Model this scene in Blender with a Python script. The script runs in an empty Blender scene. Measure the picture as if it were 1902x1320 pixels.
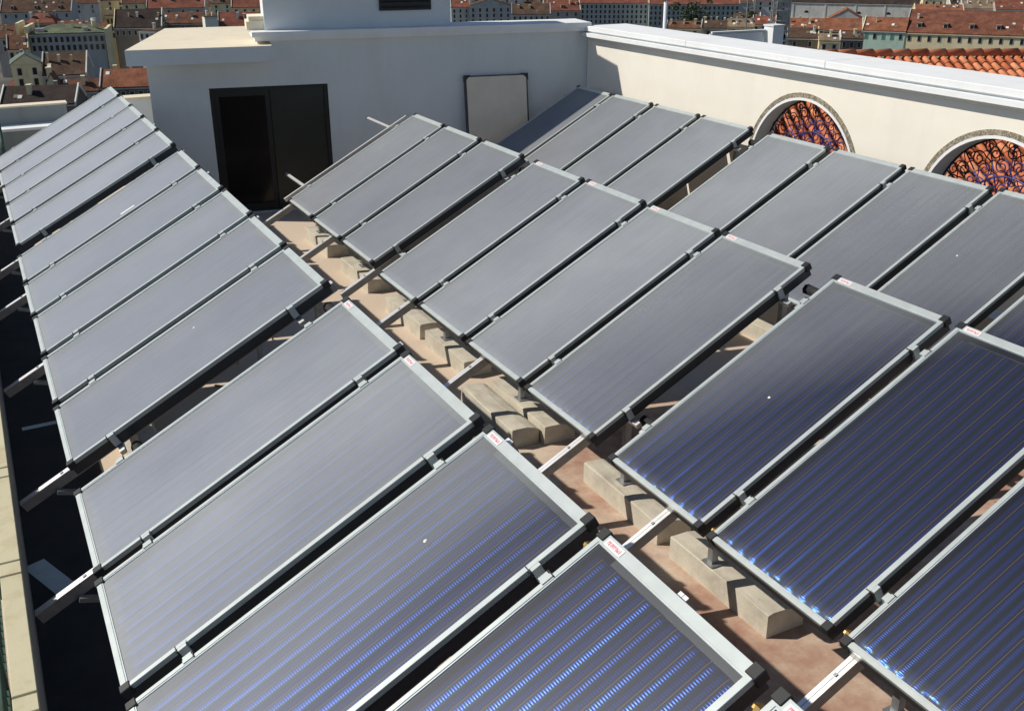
import bpy, bmesh, math, random
from mathutils import Vector, Matrix
random.seed(5)
scene = bpy.context.scene
COL = scene.collection
H = 4.15                                    # eye height above the terrace floor

# ------------------------------------------------------------------ camera
cam_d = bpy.data.cameras.new('camera'); cam = bpy.data.objects.new('camera', cam_d); COL.objects.link(cam)
scene.camera = cam
cam_d.sensor_width = 36.0; cam_d.lens = 36.19
cam_d.clip_start = 0.05; cam_d.clip_end = 6000
YAW, PITCH, ROLL = math.radians(-27.181), math.radians(22.566), math.radians(-0.267)
fwd = Vector((-math.sin(YAW)*math.cos(PITCH), math.cos(YAW)*math.cos(PITCH), -math.sin(PITCH)))
rgt = Vector((math.cos(YAW), math.sin(YAW), 0)); upv = rgt.cross(fwd)
r2 = rgt*math.cos(ROLL)+upv*math.sin(ROLL); u2 = -rgt*math.sin(ROLL)+upv*math.cos(ROLL)
cam.matrix_world = Matrix(((r2.x, u2.x, -fwd.x, 0), (r2.y, u2.y, -fwd.y, 0), (r2.z, u2.z, -fwd.z, H), (0, 0, 0, 1)))

# ------------------------------------------------------------------ sky, sun, exposure
SUN_AZ, SUN_EL = 302.0, 42.5               # degrees clockwise from +Y, elevation
world = bpy.data.worlds.new('World'); scene.world = world; world.use_nodes = True
wn = world.node_tree; sky = wn.nodes.new('ShaderNodeTexSky'); sky.sky_type = 'NISHITA'; sky.sun_disc = False
sky.sun_elevation = math.radians(SUN_EL); sky.sun_rotation = math.radians(SUN_AZ)
sky.air_density = 1.0; sky.dust_density = 0.4; sky.ozone_density = 2.2; sky.altitude = 60
bg = wn.nodes['Background']; bg.inputs[1].default_value = 0.068
wn.links.new(sky.outputs[0], bg.inputs[0])
sun_d = bpy.data.lights.new('sun', 'SUN'); sun = bpy.data.objects.new('sun', sun_d); COL.objects.link(sun)
sun_d.energy = 4.4; sun_d.angle = math.radians(0.53); sun_d.color = (1.0, 0.92, 0.80)
az, el = math.radians(SUN_AZ), math.radians(SUN_EL)
to_sun = Vector((math.sin(az)*math.cos(el), math.cos(az)*math.cos(el), math.sin(el)))
sun.rotation_euler = (-to_sun).to_track_quat('-Z', 'Y').to_euler(); sun.location = (-20, 15, 30)
vs = scene.view_settings; vs.view_transform = 'Standard'; vs.look = 'None'; vs.exposure = 0.0; vs.gamma = 1.0
scene.render.engine = 'CYCLES'; scene.cycles.max_bounces = 6; scene.cycles.transparent_max_bounces = 6; scene.cycles.glossy_bounces = 3; scene.cycles.diffuse_bounces = 4

# ------------------------------------------------------------------ helpers
def link(o, parent=None):
    COL.objects.link(o)
    if parent is not None: o.parent = parent
    return o
def empty(name, loc=(0,0,0), rot=(0,0,0), label=None, cat=None, group=None):
    o = bpy.data.objects.new(name, None); o.location = loc; o.rotation_euler = rot; o.empty_display_size = .1
    COL.objects.link(o); tag(o, label, cat, group); return o
def tag(o, label=None, cat=None, group=None, kind=None):
    if label: o['label'] = label
    if cat: o['category'] = cat
    if group: o['group'] = group
    if kind: o['kind'] = kind
    return o
def box(bm, x0, x1, y0, y1, z0, z1, mat=None, mi=0):
    vs_ = [bm.verts.new((x, y, z)) for z in (z0, z1) for y in (y0, y1) for x in (x0, x1)]
    fs = [(0,2,3,1),(4,5,7,6),(0,1,5,4),(2,6,7,3),(0,4,6,2),(1,3,7,5)]
    for f in fs:
        fa = bm.faces.new([vs_[i] for i in f]); fa.material_index = mi
    if mat is not None: bmesh.ops.transform(bm, matrix=mat, verts=vs_)
    return vs_
def beam(bm, p, q, w, h, up=(0,0,1), mi=0):
    p, q = Vector(p), Vector(q); x = (q-p); L = x.length; x.normalize()
    y = Vector(up).cross(x).normalized(); z = x.cross(y)
    M = Matrix(((x.x,y.x,z.x,p.x),(x.y,y.y,z.y,p.y),(x.z,y.z,z.z,p.z),(0,0,0,1)))
    return box(bm, 0, L, -w/2, w/2, -h/2, h/2, M, mi)
def tube(bm, pts, rad, seg=6, cyc=False):
    rings = []; n = len(pts); pts = [Vector(p) for p in pts]
    for i, p in enumerate(pts):
        a = pts[(i-1) % n] if (cyc or i > 0) else p; b = pts[(i+1) % n] if (cyc or i < n-1) else p
        t = (b-a).normalized(); ref = Vector((1,0,0)) if abs(t.x) < .9 else Vector((0,1,0))
        s = t.cross(ref).normalized(); v = t.cross(s)
        rr = rad if not callable(rad) else rad(i/(n-1))
        rings.append([bm.verts.new(p+s*rr*math.cos(2*math.pi*k/seg)+v*rr*math.sin(2*math.pi*k/seg)) for k in range(seg)])
    for i in range(n if cyc else n-1):
        A, B = rings[i], rings[(i+1) % n]
        for k in range(seg):
            bm.faces.new((A[k], A[(k+1)%seg], B[(k+1)%seg], B[k]))
    if not cyc:
        bm.faces.new(rings[0][::-1]); bm.faces.new(rings[-1])
def mesh_of(name, bm, mats, smooth=False, bevel=0):
    if bevel: bmesh.ops.bevel(bm, geom=[e for e in bm.edges], offset=bevel, segments=1, affect='EDGES', profile=.5)
    bmesh.ops.recalc_face_normals(bm, faces=bm.faces[:])
    me = bpy.data.meshes.new(name); bm.to_mesh(me); bm.free()
    for m in (mats if isinstance(mats, (list, tuple)) else [mats]): me.materials.append(m)
    if smooth:
        for p in me.polygons: p.use_smooth = True
    return me
def obj(name, me, parent=None, loc=None, rot=None, scale=None):
    o = bpy.data.objects.new(name, me)
    if loc is not None: o.location = loc
    if rot is not None: o.rotation_euler = rot
    if scale is not None: o.scale = scale
    return link(o, parent)
def part(name, bm, mats, parent=None, smooth=False, bevel=0, **k):
    return obj(name, mesh_of(name, bm, mats, smooth, bevel), parent, **k)
def boxpart(name, b, mats, parent=None, bevel=0):
    bm = bmesh.new(); box(bm, *b); return part(name, bm, mats, parent, bevel=bevel)
def poly_wall(name, outer, holes, thick, mats, parent=None, mat=None):
    """flat wall in the local XZ plane with openings, thickness along +Y"""
    cu = bpy.data.curves.new(name, 'CURVE'); cu.dimensions = '2D'; cu.fill_mode = 'BOTH'; cu.extrude = thick/2
    for ring in [outer]+holes:
        sp = cu.splines.new('POLY'); sp.points.add(len(ring)-1); sp.use_cyclic_u = True
        for pt, (a, b) in zip(sp.points, ring): pt.co = (a, b, 0, 1)
    tmp = bpy.data.objects.new('tmp', cu); COL.objects.link(tmp)
    dg = bpy.context.evaluated_depsgraph_get(); me = bpy.data.meshes.new_from_object(tmp.evaluated_get(dg))
    bpy.data.objects.remove(tmp); bpy.data.curves.remove(cu)
    me.transform(Matrix.Translation((0, thick/2, 0)) @ Matrix.Rotation(math.pi/2, 4, 'X'))
    if mat is not None: me.transform(mat)
    me.name = name; me.materials.clear()
    for m in (mats if isinstance(mats, (list, tuple)) else [mats]): me.materials.append(m)
    return obj(name, me, parent)

# ------------------------------------------------------------------ materials
class NT:
    def __init__(s, name):
        s.m = bpy.data.materials.new(name); s.m.use_nodes = True; s.t = s.m.node_tree
        s.b = s.t.nodes['Principled BSDF']; s.out = s.t.nodes['Material Output']
    def n(s, kind, **k):
        nd = s.t.nodes.new('ShaderNode'+kind)
        for a, v in k.items(): setattr(nd, a, v)
        return nd
    def l(s, a, b): s.t.links.new(a, b)
    def set(s, **k):
        for a, v in k.items():
            nm = {'col':'Base Color','rough':'Roughness','metal':'Metallic','spec':'Specular IOR Level'}[a]
            s.b.inputs[nm].default_value = (*v, 1) if isinstance(v, tuple) else v
        return s
    def coord(s, which='Object', scale=(1,1,1)):
        tc = s.n('TexCoord'); mp = s.n('Mapping'); mp.inputs['Scale'].default_value = scale
        s.l(tc.outputs[which], mp.inputs['Vector']); return mp.outputs[0]
    def geo(s, scale=(1,1,1)):
        g = s.n('NewGeometry'); mp = s.n('Mapping'); mp.inputs['Scale'].default_value = scale
        s.l(g.outputs['Position'], mp.inputs['Vector']); return mp.outputs[0]
    def noise(s, vec, sc, det=4, rough=.55):
        n = s.n('TexNoise'); n.inputs['Scale'].default_value = sc; n.inputs['Detail'].default_value = det
        n.inputs['Roughness'].default_value = rough; s.l(vec, n.inputs['Vector']); return n.outputs[0]
    def ramp(s, fac, stops):
        r = s.n('ValToRGB'); cr = r.color_ramp
        while len(cr.elements) < len(stops): cr.elements.new(.5)
        for e, (p, c) in zip(cr.elements, stops): e.position = p; e.color = (*c, 1) if len(c) == 3 else c
        s.l(fac, r.inputs[0]); return r.outputs[0]
    def math(s, op, a, b=None, c=None):
        n = s.n('Math', operation=op)
        for i, v in enumerate((a, b, c)):
            if v is None: continue
            if isinstance(v, (int, float)): n.inputs[i].default_value = v
            else: s.l(v, n.inputs[i])
        return n.outputs[0]
    def mix(s, fac, a, b, blend='MIX'):
        n = s.n('Mix', data_type='RGBA', blend_type=blend)
        for nm, v in ((0, fac), (6, a), (7, b)):
            if isinstance(v, (int, float)): n.inputs[nm].default_value = v
            elif isinstance(v, tuple): n.inputs[nm].default_value = (*v, 1)
            else: s.l(v, n.inputs[nm])
        return n.outputs[2]
    def bump(s, h, strength=.3, dist=.01):
        b = s.n('Bump'); b.inputs['Strength'].default_value = strength; b.inputs['Distance'].default_value = dist
        s.l(h, b.inputs['Height']); s.l(b.outputs[0], s.b.inputs['Normal']); return b
def simple(name, col, rough=.6, metal=0, var=.12, sc=6, bump=0, spec=.5):
    m = NT(name).set(rough=rough, metal=metal, spec=spec); v = m.geo()
    n = m.noise(v, sc, 5)
    c = m.ramp(n, [(.3, tuple(x*(1-var) for x in col)), (.7, tuple(min(1, x*(1+var)) for x in col))])
    m.l(c, m.b.inputs['Base Color'])
    if bump: m.bump(m.noise(v, sc*8, 3), bump, .004)
    return m.m
def plaster(name, col, dirt=(.5,.45,.38), amt=.25):
    m = NT(name).set(rough=.85, spec=.2); v = m.geo(); vs_ = m.geo((1.5, 1.5, .35))
    n1 = m.noise(v, 1.3, 6, .6); n2 = m.noise(vs_, 2.2, 5, .65)
    d = m.ramp(n2, [(.48, (0,0,0)), (.78, (amt,amt,amt))])
    base = m.ramp(n1, [(.3, tuple(x*.93 for x in col)), (.7, col)])
    m.l(m.mix(d, base, tuple(c*x for c, x in zip(col, dirt))), m.b.inputs['Base Color'])
    m.bump(m.noise(v, 55, 4), .25, .004); return m.m
M = {}
M['wallcream'] = plaster('cream_wall_paint', (.87,.84,.76), amt=.09)
M['plaster'] = plaster('shade_tinted_plaster', (.74,.785,.80), amt=.12)  # cream plaster tinted blue; the back wall's shade sits in the colour
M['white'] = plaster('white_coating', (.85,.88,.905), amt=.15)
M['creamtop'] = plaster('cream_limewash', (.80,.73,.58), amt=.2)
M['parapet'] = plaster('parapet_stone', (.62,.58,.40), dirt=(.5,.35,.18), amt=.6)
M['greywall'] = plaster('grey_render', (.30,.33,.33), amt=.5)
M['alu'] = simple('aluminium_frame', (.52,.575,.575), .42, .3, .08, 9)
M['alu_bright'] = simple('aluminium_rail', (.78,.79,.80), .45, .95, .05, 12)
M['rail_shade'] = simple('shaded_rail_side', (.34,.33,.32), .5, .5, .15, 12)  # darker rail metal: the shade on the rail sides is in the colour
M['casing'] = simple('dark_casing', (.055,.062,.07), .42, .4, .1, 5)
M['plastic'] = simple('black_plastic', (.02,.022,.024), .45, 0, .1, 9)
M['steel'] = simple('galvanised_steel', (.33,.35,.36), .45, .6, .2, 14)
M['brass'] = simple('brass', (.62,.40,.13), .3, .9, .1, 9)
M['door'] = simple('dark_green_door', (.010,.016,.014), .35, 0, .2, 3)
M['doorglass'] = simple('dark_door_glass', (.006,.006,.006), .15, 0, .1, 2, 0, .25)
M['black'] = simple('black_paint', (.012,.012,.013), .5, 0, .2, 4)
M['louvre'] = simple('dark_louvre', (.02,.024,.024), .5, 0, .2, 8)
M['iron'] = simple('blue_wrought_iron', (.04,.035,.17), .4, .2, .35, 18)
M['iron2'] = simple('dark_wrought_iron', (.035,.02,.03), .5, .2, .3, 18)
M['wood'] = simple('straw_wood', (.42,.28,.13), .7, 0, .3, 22)
M['lagging'] = simple('black_pipe_lagging', (.018,.018,.02), .7, 0, .3, 9, .3)
M['netting'] = simple('green_metal', (.05,.10,.075), .5, .1, .3, 8)
M['dropping'] = simple('white_speck', (.8,.8,.8), .7)
M['bark'] = simple('bark', (.06,.045,.03), .9)
M['leaf'] = simple('foliage', (.035,.055,.02), .7, 0, .5, 1.2)
M['glass_dark'] = simple('window_glass', (.02,.025,.03), .12, 0, .3, .4)
M['surround'] = simple('stone_surround', (.42,.42,.38), .7)
M['shutter'] = simple('green_shutter', (.06,.24,.16), .6)

def m_floor():
    m = NT('terracotta_floor').set(rough=.85, spec=.2); v = m.geo()
    n = m.noise(v, .55, 6, .62); n2 = m.noise(v, 4.5, 6, .65); n3 = m.noise(v, 40, 4)
    f = m.math('ADD', n, m.math('MULTIPLY', m.math('SUBTRACT', n2, .5), .55))
    sep = m.n('SeparateXYZ'); m.l(v, sep.inputs[0])
    f = m.math('ADD', f, m.math('MULTIPLY', m.math('SUBTRACT', sep.outputs[1], 5.2), .05))
    c = m.ramp(f, [(.32, (.37,.205,.15)), (.46, (.50,.355,.275)), (.60, (.64,.535,.43))])
    c = m.mix(m.ramp(n3, [(.35, (0,0,0)), (.75, (.22,.22,.22))]), c, (.30,.22,.17))
    m.l(c, m.b.inputs['Base Color']); m.bump(n2, .25, .01); return m.m
M['floor'] = m_floor()
def m_conc():
    m = NT('kerb_concrete').set(rough=.9, spec=.15); v = m.geo()
    n = m.noise(v, 5, 6, .65); n2 = m.noise(v, 70, 3)
    c = m.ramp(n, [(.3, (.44,.41,.345)), (.55, (.58,.545,.46)), (.75, (.66,.62,.53))])
    c = m.mix(m.ramp(n2, [(.45, (0,0,0)), (.8, (.16,.16,.16))]), c, (.30,.27,.22))
    m.l(c, m.b.inputs['Base Color']); m.bump(m.math('ADD', n2, m.math('MULTIPLY', m.noise(v, 18, 5, .7), 1.5)), .4, .005); return m.m
M['conc'] = m_conc()
def m_pebble():
    m = NT('pebble_band').set(rough=.8); v = m.geo()
    vo = m.n('TexVoronoi'); vo.inputs['Scale'].default_value = 62; m.l(v, vo.inputs['Vector'])
    hs = m.n('SeparateColor'); m.l(vo.outputs['Color'], hs.inputs[0])
    c = m.ramp(hs.outputs[0], [(.15, (.15,.13,.095)), (.5, (.27,.24,.18)), (.9, (.40,.365,.28))])
    m.l(c, m.b.inputs['Base Color'])
    m.bump(m.math('SUBTRACT', 1, vo.outputs['Distance']), .6, .006); return m.m
M['pebble'] = m_pebble()
def m_tile(name, a, b, c):
    m = NT(name).set(rough=.8, spec=.2); oi = m.n('ObjectInfo'); v = m.geo()
    n = m.noise(v, 7, 5, .6)
    f = m.math('ADD', m.math('MULTIPLY', oi.outputs['Random'], .55), m.math('MULTIPLY', n, .5))
    m.l(m.ramp(f, [(.2, a), (.5, b), (.85, c)]), m.b.inputs['Base Color']); m.bump(m.noise(v, 60, 3), .2, .004); return m.m
M['tile'] = m_tile('clay_tile', (.44,.12,.055), (.66,.215,.10), (.76,.34,.18))
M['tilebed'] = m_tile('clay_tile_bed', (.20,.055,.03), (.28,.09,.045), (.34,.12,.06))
def m_embossed():
    m = NT('embossed_back_sheet').set(rough=.5, metal=.1); v = m.coord('Object', (1,1,1))
    w = m.n('TexWave', wave_type='BANDS', bands_direction='DIAGONAL'); w.inputs['Scale'].default_value = 16; m.l(v, w.inputs['Vector'])
    n = m.noise(v, 2.2, 4)
    m.l(m.ramp(n, [(.3, (.74,.66,.54)), (.7, (.86,.78,.65))]), m.b.inputs['Base Color'])
    m.bump(w.outputs[0], .35, .006); return m.m
M['emboss'] = m_embossed()
def m_sticker():
    m = NT('red_white_sticker').set(rough=.4); v = m.coord('Object', (1,1,1)); sp = m.n('SeparateXYZ'); m.l(v, sp.inputs[0])
    # a red word: short strokes across the middle band of a white label
    band = m.math('LESS_THAN', m.math('ABSOLUTE', sp.outputs[0]), .0095)
    end = m.math('LESS_THAN', m.math('ABSOLUTE', sp.outputs[1]), .046)
    st = m.noise(m.coord('Object', (40,210,1)), 1, 1)
    stroke = m.math('GREATER_THAN', st, .46)
    f = m.math('MULTIPLY', m.math('MULTIPLY', band, end), stroke)
    m.l(m.mix(f, (.80,.78,.79), (.62,.22,.27)), m.b.inputs['Base Color']); return m.m
M['sticker'] = m_sticker()

FINS = 9
def m_absorber():
    m = NT('selective_absorber').set(rough=.28)
    tc = m.n('TexCoord'); sp = m.n('SeparateXYZ'); m.l(tc.outputs['Object'], sp.inputs[0])
    x, y = sp.outputs[0], sp.outputs[1]
    u = m.math('FRACT', m.math('ADD', m.math('MULTIPLY', y, FINS/0.93), FINS/2))        # position inside one fin 0..1
    du = m.math('ABSOLUTE', m.math('SUBTRACT', u, .5))
    seam = m.math('LESS_THAN', du, .026)
    n = m.noise(m.coord('Object', (3, 9, 1)), 1.6, 4)
    base = m.ramp(n, [(.3, (.006,.021,.034)), (.7, (.010,.031,.050))])
    q = m.math('DIVIDE', m.math('SUBTRACT', du, .24), .17)
    band = m.math('MAXIMUM', 0.0, m.math('SUBTRACT', 1.0, m.math('MULTIPLY', q, q)))
    c = m.mix(m.math('MULTIPLY', band, .55), base, (.017,.055,.36))
    c = m.mix(seam, c, (.095,.050,.050))
    m.l(c, m.b.inputs['Base Color'])
    m.l(m.math('SUBTRACT', .9, m.math('MULTIPLY', seam, .9)), m.b.inputs['Metallic'])
    # weld dimples: ripples across the fin, beside the seam
    wav = m.math('SINE', m.math('MULTIPLY', x, 2*math.pi/.0125))
    nb = m.noise(m.geo((1.3, 11, 1.3)), 1.0, 3)
    amp = m.math('MULTIPLY', band, m.math('MULTIPLY', m.math('ADD', .1, nb), 1.75))
    m.bump(m.math('MULTIPLY', wav, amp), 1.0, .00032)
    return m.m
M['absorber'] = m_absorber()
def m_glass():
    m = NT('solar_glass'); t = m.t; t.nodes.remove(m.b)
    tr = m.n('BsdfTransparent'); tr.inputs[0].default_value = (.93,.95,.95,1)
    g1 = m.n('BsdfGlossy'); g1.inputs['Roughness'].default_value = .36; g1.inputs[0].default_value = (.90,.97,1,1)
    g2 = m.n('BsdfGlossy'); g2.inputs['Roughness'].default_value = .41; g2.inputs[0].default_value = (.86,.87,1,1)
    df = m.n('BsdfDiffuse'); df.inputs[0].default_value = (.90,.965,1.0,1)
    lw = m.n('LayerWeight'); lw.inputs[0].default_value = .5; fac = lw.outputs['Facing']
    fres = m.math('ADD', .066, m.math('MULTIPLY', m.math('POWER', fac, 5.0), .5))
    gm = m.n('NewGeometry'); front = m.math('SUBTRACT', 1.0, gm.outputs['Backfacing'])
    oi = m.n('ObjectInfo'); v = m.geo((1,1,1)); d1 = m.noise(v, 1.1, 6, .65)
    d2 = m.noise(m.coord('Object', (.8, 26, 1)), 1.0, 4, .6)
    dust_sheen = m.math('ADD', m.math('MULTIPLY', d1, .6), m.math('ADD', m.math('MULTIPLY', d2, .35), m.math('MULTIPLY', oi.outputs['Random'], .12)))  # dust variation, with smeared sky reflections painted into its streaks
    mg = m.n('MixShader'); mg.inputs[0].default_value = .78; m.l(g1.outputs[0], mg.inputs[1]); m.l(g2.outputs[0], mg.inputs[2])
    ms = m.n('MixShader'); m.l(m.math('MULTIPLY', fres, front), ms.inputs[0]); m.l(tr.outputs[0], ms.inputs[1]); m.l(mg.outputs[0], ms.inputs[2])
    md = m.n('MixShader')
    hz = m.ramp(fac, [(p_, (a_,a_,a_)) for p_, a_ in ((.25,.0),(.34,.010),(.38,.115),(.43,.165),(.50,.255),(.62,.18),(.80,.215),(1.0,.28))])  # milky glare painted as a diffuse veil that varies with viewing angle
    sx = m.n('SeparateXYZ'); m.l(m.coord('Object', (1,1,1)), sx.inputs[0])      # dirt gathers along the low edge
    low = m.math('MULTIPLY', m.math('MAXIMUM', 0.0, m.math('SUBTRACT', 1.0, m.math('MULTIPLY', m.math('SUBTRACT', sx.outputs[0], .03), 11.0))), m.math('MULTIPLY', d2, .10))
    amt = m.math('ADD', low, m.math('MULTIPLY', hz, m.math('ADD', .50, m.math('MULTIPLY', dust_sheen, .96))))
    m.l(m.math('MULTIPLY', amt, front), md.inputs[0]); m.l(ms.outputs[0], md.inputs[1]); m.l(df.outputs[0], md.inputs[2])
    m.l(md.outputs[0], m.out.inputs['Surface']); return m.m
M['glass'] = m_glass()

# ------------------------------------------------------------------ terrace floor and parapets (structure)
bm = bmesh.new(); box(bm, -.45, 9.4, -8, 20.2, -.6, 0)
tag(part('terrace_floor', bm, M['floor']), kind='structure')
M['floor_shade'] = simple('parapet_shade', (.032,.030,.031), .8, 0, .3, 3, .2)
bm = bmesh.new(); box(bm, -.24, .42, -8, 19.5, .0, .004); tag(part('shade_strip', bm, M['floor_shade']), kind='structure')  # dark sheet laid on the floor to stand in for the parapet's shade

def ground():
    m = NT('street_ground').set(rough=.95); v = m.geo(); n = m.noise(v, .02, 4)
    m.l(m.ramp(n, [(.35, (.05,.05,.05)), (.65, (.11,.10,.09))]), m.b.inputs['Base Color'])
    bm = bmesh.new(); vs_ = [bm.verts.new(c) for c in ((-3000,-3000,-75),(3000,-3000,-75),(3000,4500,-75),(-3000,4500,-75))]; bm.faces.new(vs_)
    tag(part('city_ground', bm, m.m), kind='structure')
ground()

# ------------------------------------------------------------------ terrace house with roof tower (back wall)
SK = math.radians(-11)
hs = empty('roof_house', (9.08, 14.95, 0), (0,0,SK), 'shaded white house wall with black double door at the back of the terrace', 'building')
XL = -6.85                                   # left end of the wall, local x
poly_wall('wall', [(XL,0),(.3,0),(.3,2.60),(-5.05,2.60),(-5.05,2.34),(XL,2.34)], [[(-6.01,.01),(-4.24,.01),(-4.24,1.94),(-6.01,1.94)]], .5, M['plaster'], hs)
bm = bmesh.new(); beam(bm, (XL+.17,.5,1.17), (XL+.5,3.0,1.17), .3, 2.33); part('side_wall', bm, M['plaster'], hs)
def skew_slab(name, d, z0, z1, m):
    bm = bmesh.new(); q = [(XL-.25+d,-.36+d),(-5.05-d,-.36+d),(-4.9-d,3.15-d),(-6.62+d,3.15-d)]
    A_ = [bm.verts.new((*c, z0)) for c in q]; B_ = [bm.verts.new((*c, z1)) for c in q]
    bm.faces.new(A_[::-1]); bm.faces.new(B_)
    for k in range(4): bm.faces.new((A_[k], A_[(k+1)%4], B_[(k+1)%4], B_[k]))
    part(name, bm, m, hs)
skew_slab('roof_slab', 0, 2.342, 2.555, M['plaster']); skew_slab('slab_top', .006, 2.556, 2.562, M['creamtop'])  # body coloured as in bluish shade, thin top sheet as in sunlit cream
bm = bmesh.new(); box(bm, -5.27, -.02, -.09, .62, 2.602, 2.66); box(bm, -5.31, .02, -.13, .66, 2.66, 2.735)
part('cornice', bm, M['white'], hs)
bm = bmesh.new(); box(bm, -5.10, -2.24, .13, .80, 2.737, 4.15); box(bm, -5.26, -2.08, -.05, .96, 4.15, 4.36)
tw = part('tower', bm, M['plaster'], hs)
bm = bmesh.new(); box(bm, -5.36, -5.102, .22, .8, 2.737, 2.86); box(bm, -5.32, -5.102, .26, .8, 2.86, 2.93)
part('tower_moulding', bm, M['creamtop'], hs)
lv = boxpart('louvre_window', (-3.36, -2.55, .10, .128, 2.975, 3.75), M['louvre'], hs)
for k in range(9):
    bm = bmesh.new(); box(bm, -3.33, -2.58, -.016, .016, -.004, .004, Matrix.Translation((0,.092,3.02+k*.083)) @ Matrix.Rotation(math.radians(-40),4,'X')); part('slat', bm, M['louvre'], lv)
# door: dark frame, glazed left leaf, panelled right leaf
bm = bmesh.new()
box(bm, -6.008,-5.95,.03,.13,.012,1.938); box(bm, -4.30,-4.242,.03,.13,.012,1.938); box(bm, -5.95,-4.30,.03,.13,1.89,1.938)
dr = part('door_frame', bm, M['black'], hs)
bm = bmesh.new()
for b in ((-5.948,-5.88,.05,.09,.02,1.888),(-5.20,-5.13,.05,.09,.02,1.888),(-5.88,-5.20,.05,.09,.02,.14),(-5.88,-5.20,.05,.09,1.80,1.888)): box(bm,*b)
dl = part('door_leaf', bm, M['black'], hs); boxpart('pane', (-5.88,-5.20,.064,.076,.14,1.80), M['doorglass'], dl)
bm = bmesh.new(); box(bm, -5.12,-4.302,.06,.10,.02,1.888)
dl = part('door_leaf', bm, M['door'], hs)

boxpart('door_back', (-6.0,-4.25,.2,.22,.0,1.94), M['black'], hs)

# ------------------------------------------------------------------ arched wall on the right
XW = 9.08
def arch(cy, R, z0=.35, zc=1.25, n=28):
    pts = [(cy-R, z0)]
    pts = [(cy+R, z0)] + [(cy+R*math.cos(math.pi*k/n), zc+R*math.sin(math.pi*k/n)) for k in range(n+1)] + [(cy-R, z0)]
    return pts
ARCH = (9.77, 6.92, 4.07); RI = .925
aw = empty('arched_wall', (XW, 8, 0), label='cream rendered wall with round arched openings along the right side of the terrace', cat='wall')
rotM = Matrix.Translation((0,-8,0)) @ Matrix(((0,1,0,0),(1,0,0,0),(0,0,1,0),(0,0,0,1)))      # wall local X -> world Y, thickness -> world +X
poly_wall('wall', [(-7,0),(14.93,0),(14.93,2.46),(-7,2.46)], [arch(c, RI)[::-1] for c in ARCH], .27, M['wallcream'], aw, rotM)
def strip(pts_in, pts_out, x0, x1, bm):
    n = len(pts_in)
    V = [[bm.verts.new((x, p[0]-8, p[1])) for p in ring] for x in (x0, x1) for ring in (pts_in, pts_out)]
    for i in range(n-1):
        for a, b in ((0,1),(3,2),(2,0),(1,3)): bm.faces.new((V[a][i], V[a][i+1], V[b][i+1], V[b][i]))
for c in ARCH:
    bm = bmesh.new(); strip(arch(c, RI-.002), arch(c, RI+.030), -.014, .0, bm); part('white_arch_trim', bm, M['white'], aw)
    bm = bmesh.new(); strip(arch(c, RI+.031), arch(c, RI+.09), -.009, .0, bm); part('pebble_arch_band', bm, M['pebble'], aw)
bm = bmesh.new(); box(bm, -.0, .62, -15, 6.93, 2.462, 2.52); part('wall_head', bm, M['wallcream'], aw)
bm = bmesh.new(); box(bm, -.125, .70, -15, 6.90, 2.522, 2.578); part('cornice', bm, M['white'], aw)
bm = bmesh.new(); box(bm, -.045, .68, -15, 6.90, 2.58, 2.60); part('cornice_neck', bm, M['plaster'], aw)
for k in range(8):
    y1 = 6.92-k*2.75; bm = bmesh.new(); box(bm, -.085, .72, max(-15, y1-2.746), y1, 2.602, 2.68); part('coping', bm, M['white'], aw, bevel=.006)

# wrought iron grilles
def spiral(r0, turns, n=22, flip=1):
    return [(0, flip*r0*(1-k/n*.82)*math.cos(turns*2*math.pi*k/n), r0*(1-k/n*.82)*math.sin(turns*2*math.pi*k/n)) for k in range(n+1)]
sc_mesh = []
for fl in (1,-1):
    bm = bmesh.new(); pts = spiral(.085, 1.6, 24, fl)
    tail = [(0, fl*.085-fl*.0, -.17+.17*k/6) if False else (0, fl*(.085+.05*math.sin(k/6*math.pi)), -.2+.2*k/6) for k in range(6)]
    tube(bm, tail+pts, .008, 4); sc_mesh.append(bm)
S1 = mesh_of('scroll', sc_mesh[0], M['iron2'], True); S2 = mesh_of('scroll', sc_mesh[1], M['iron2'], True)
S1b = S1.copy(); S1b.materials.clear(); S1b.materials.append(M['iron']); S2b = S2.copy(); S2b.materials.clear(); S2b.materials.append(M['iron'])
gl = ['blue wrought iron scroll grille in the arch nearer the corner', 'blue wrought iron scroll grille in the arch at the right edge']
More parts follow.
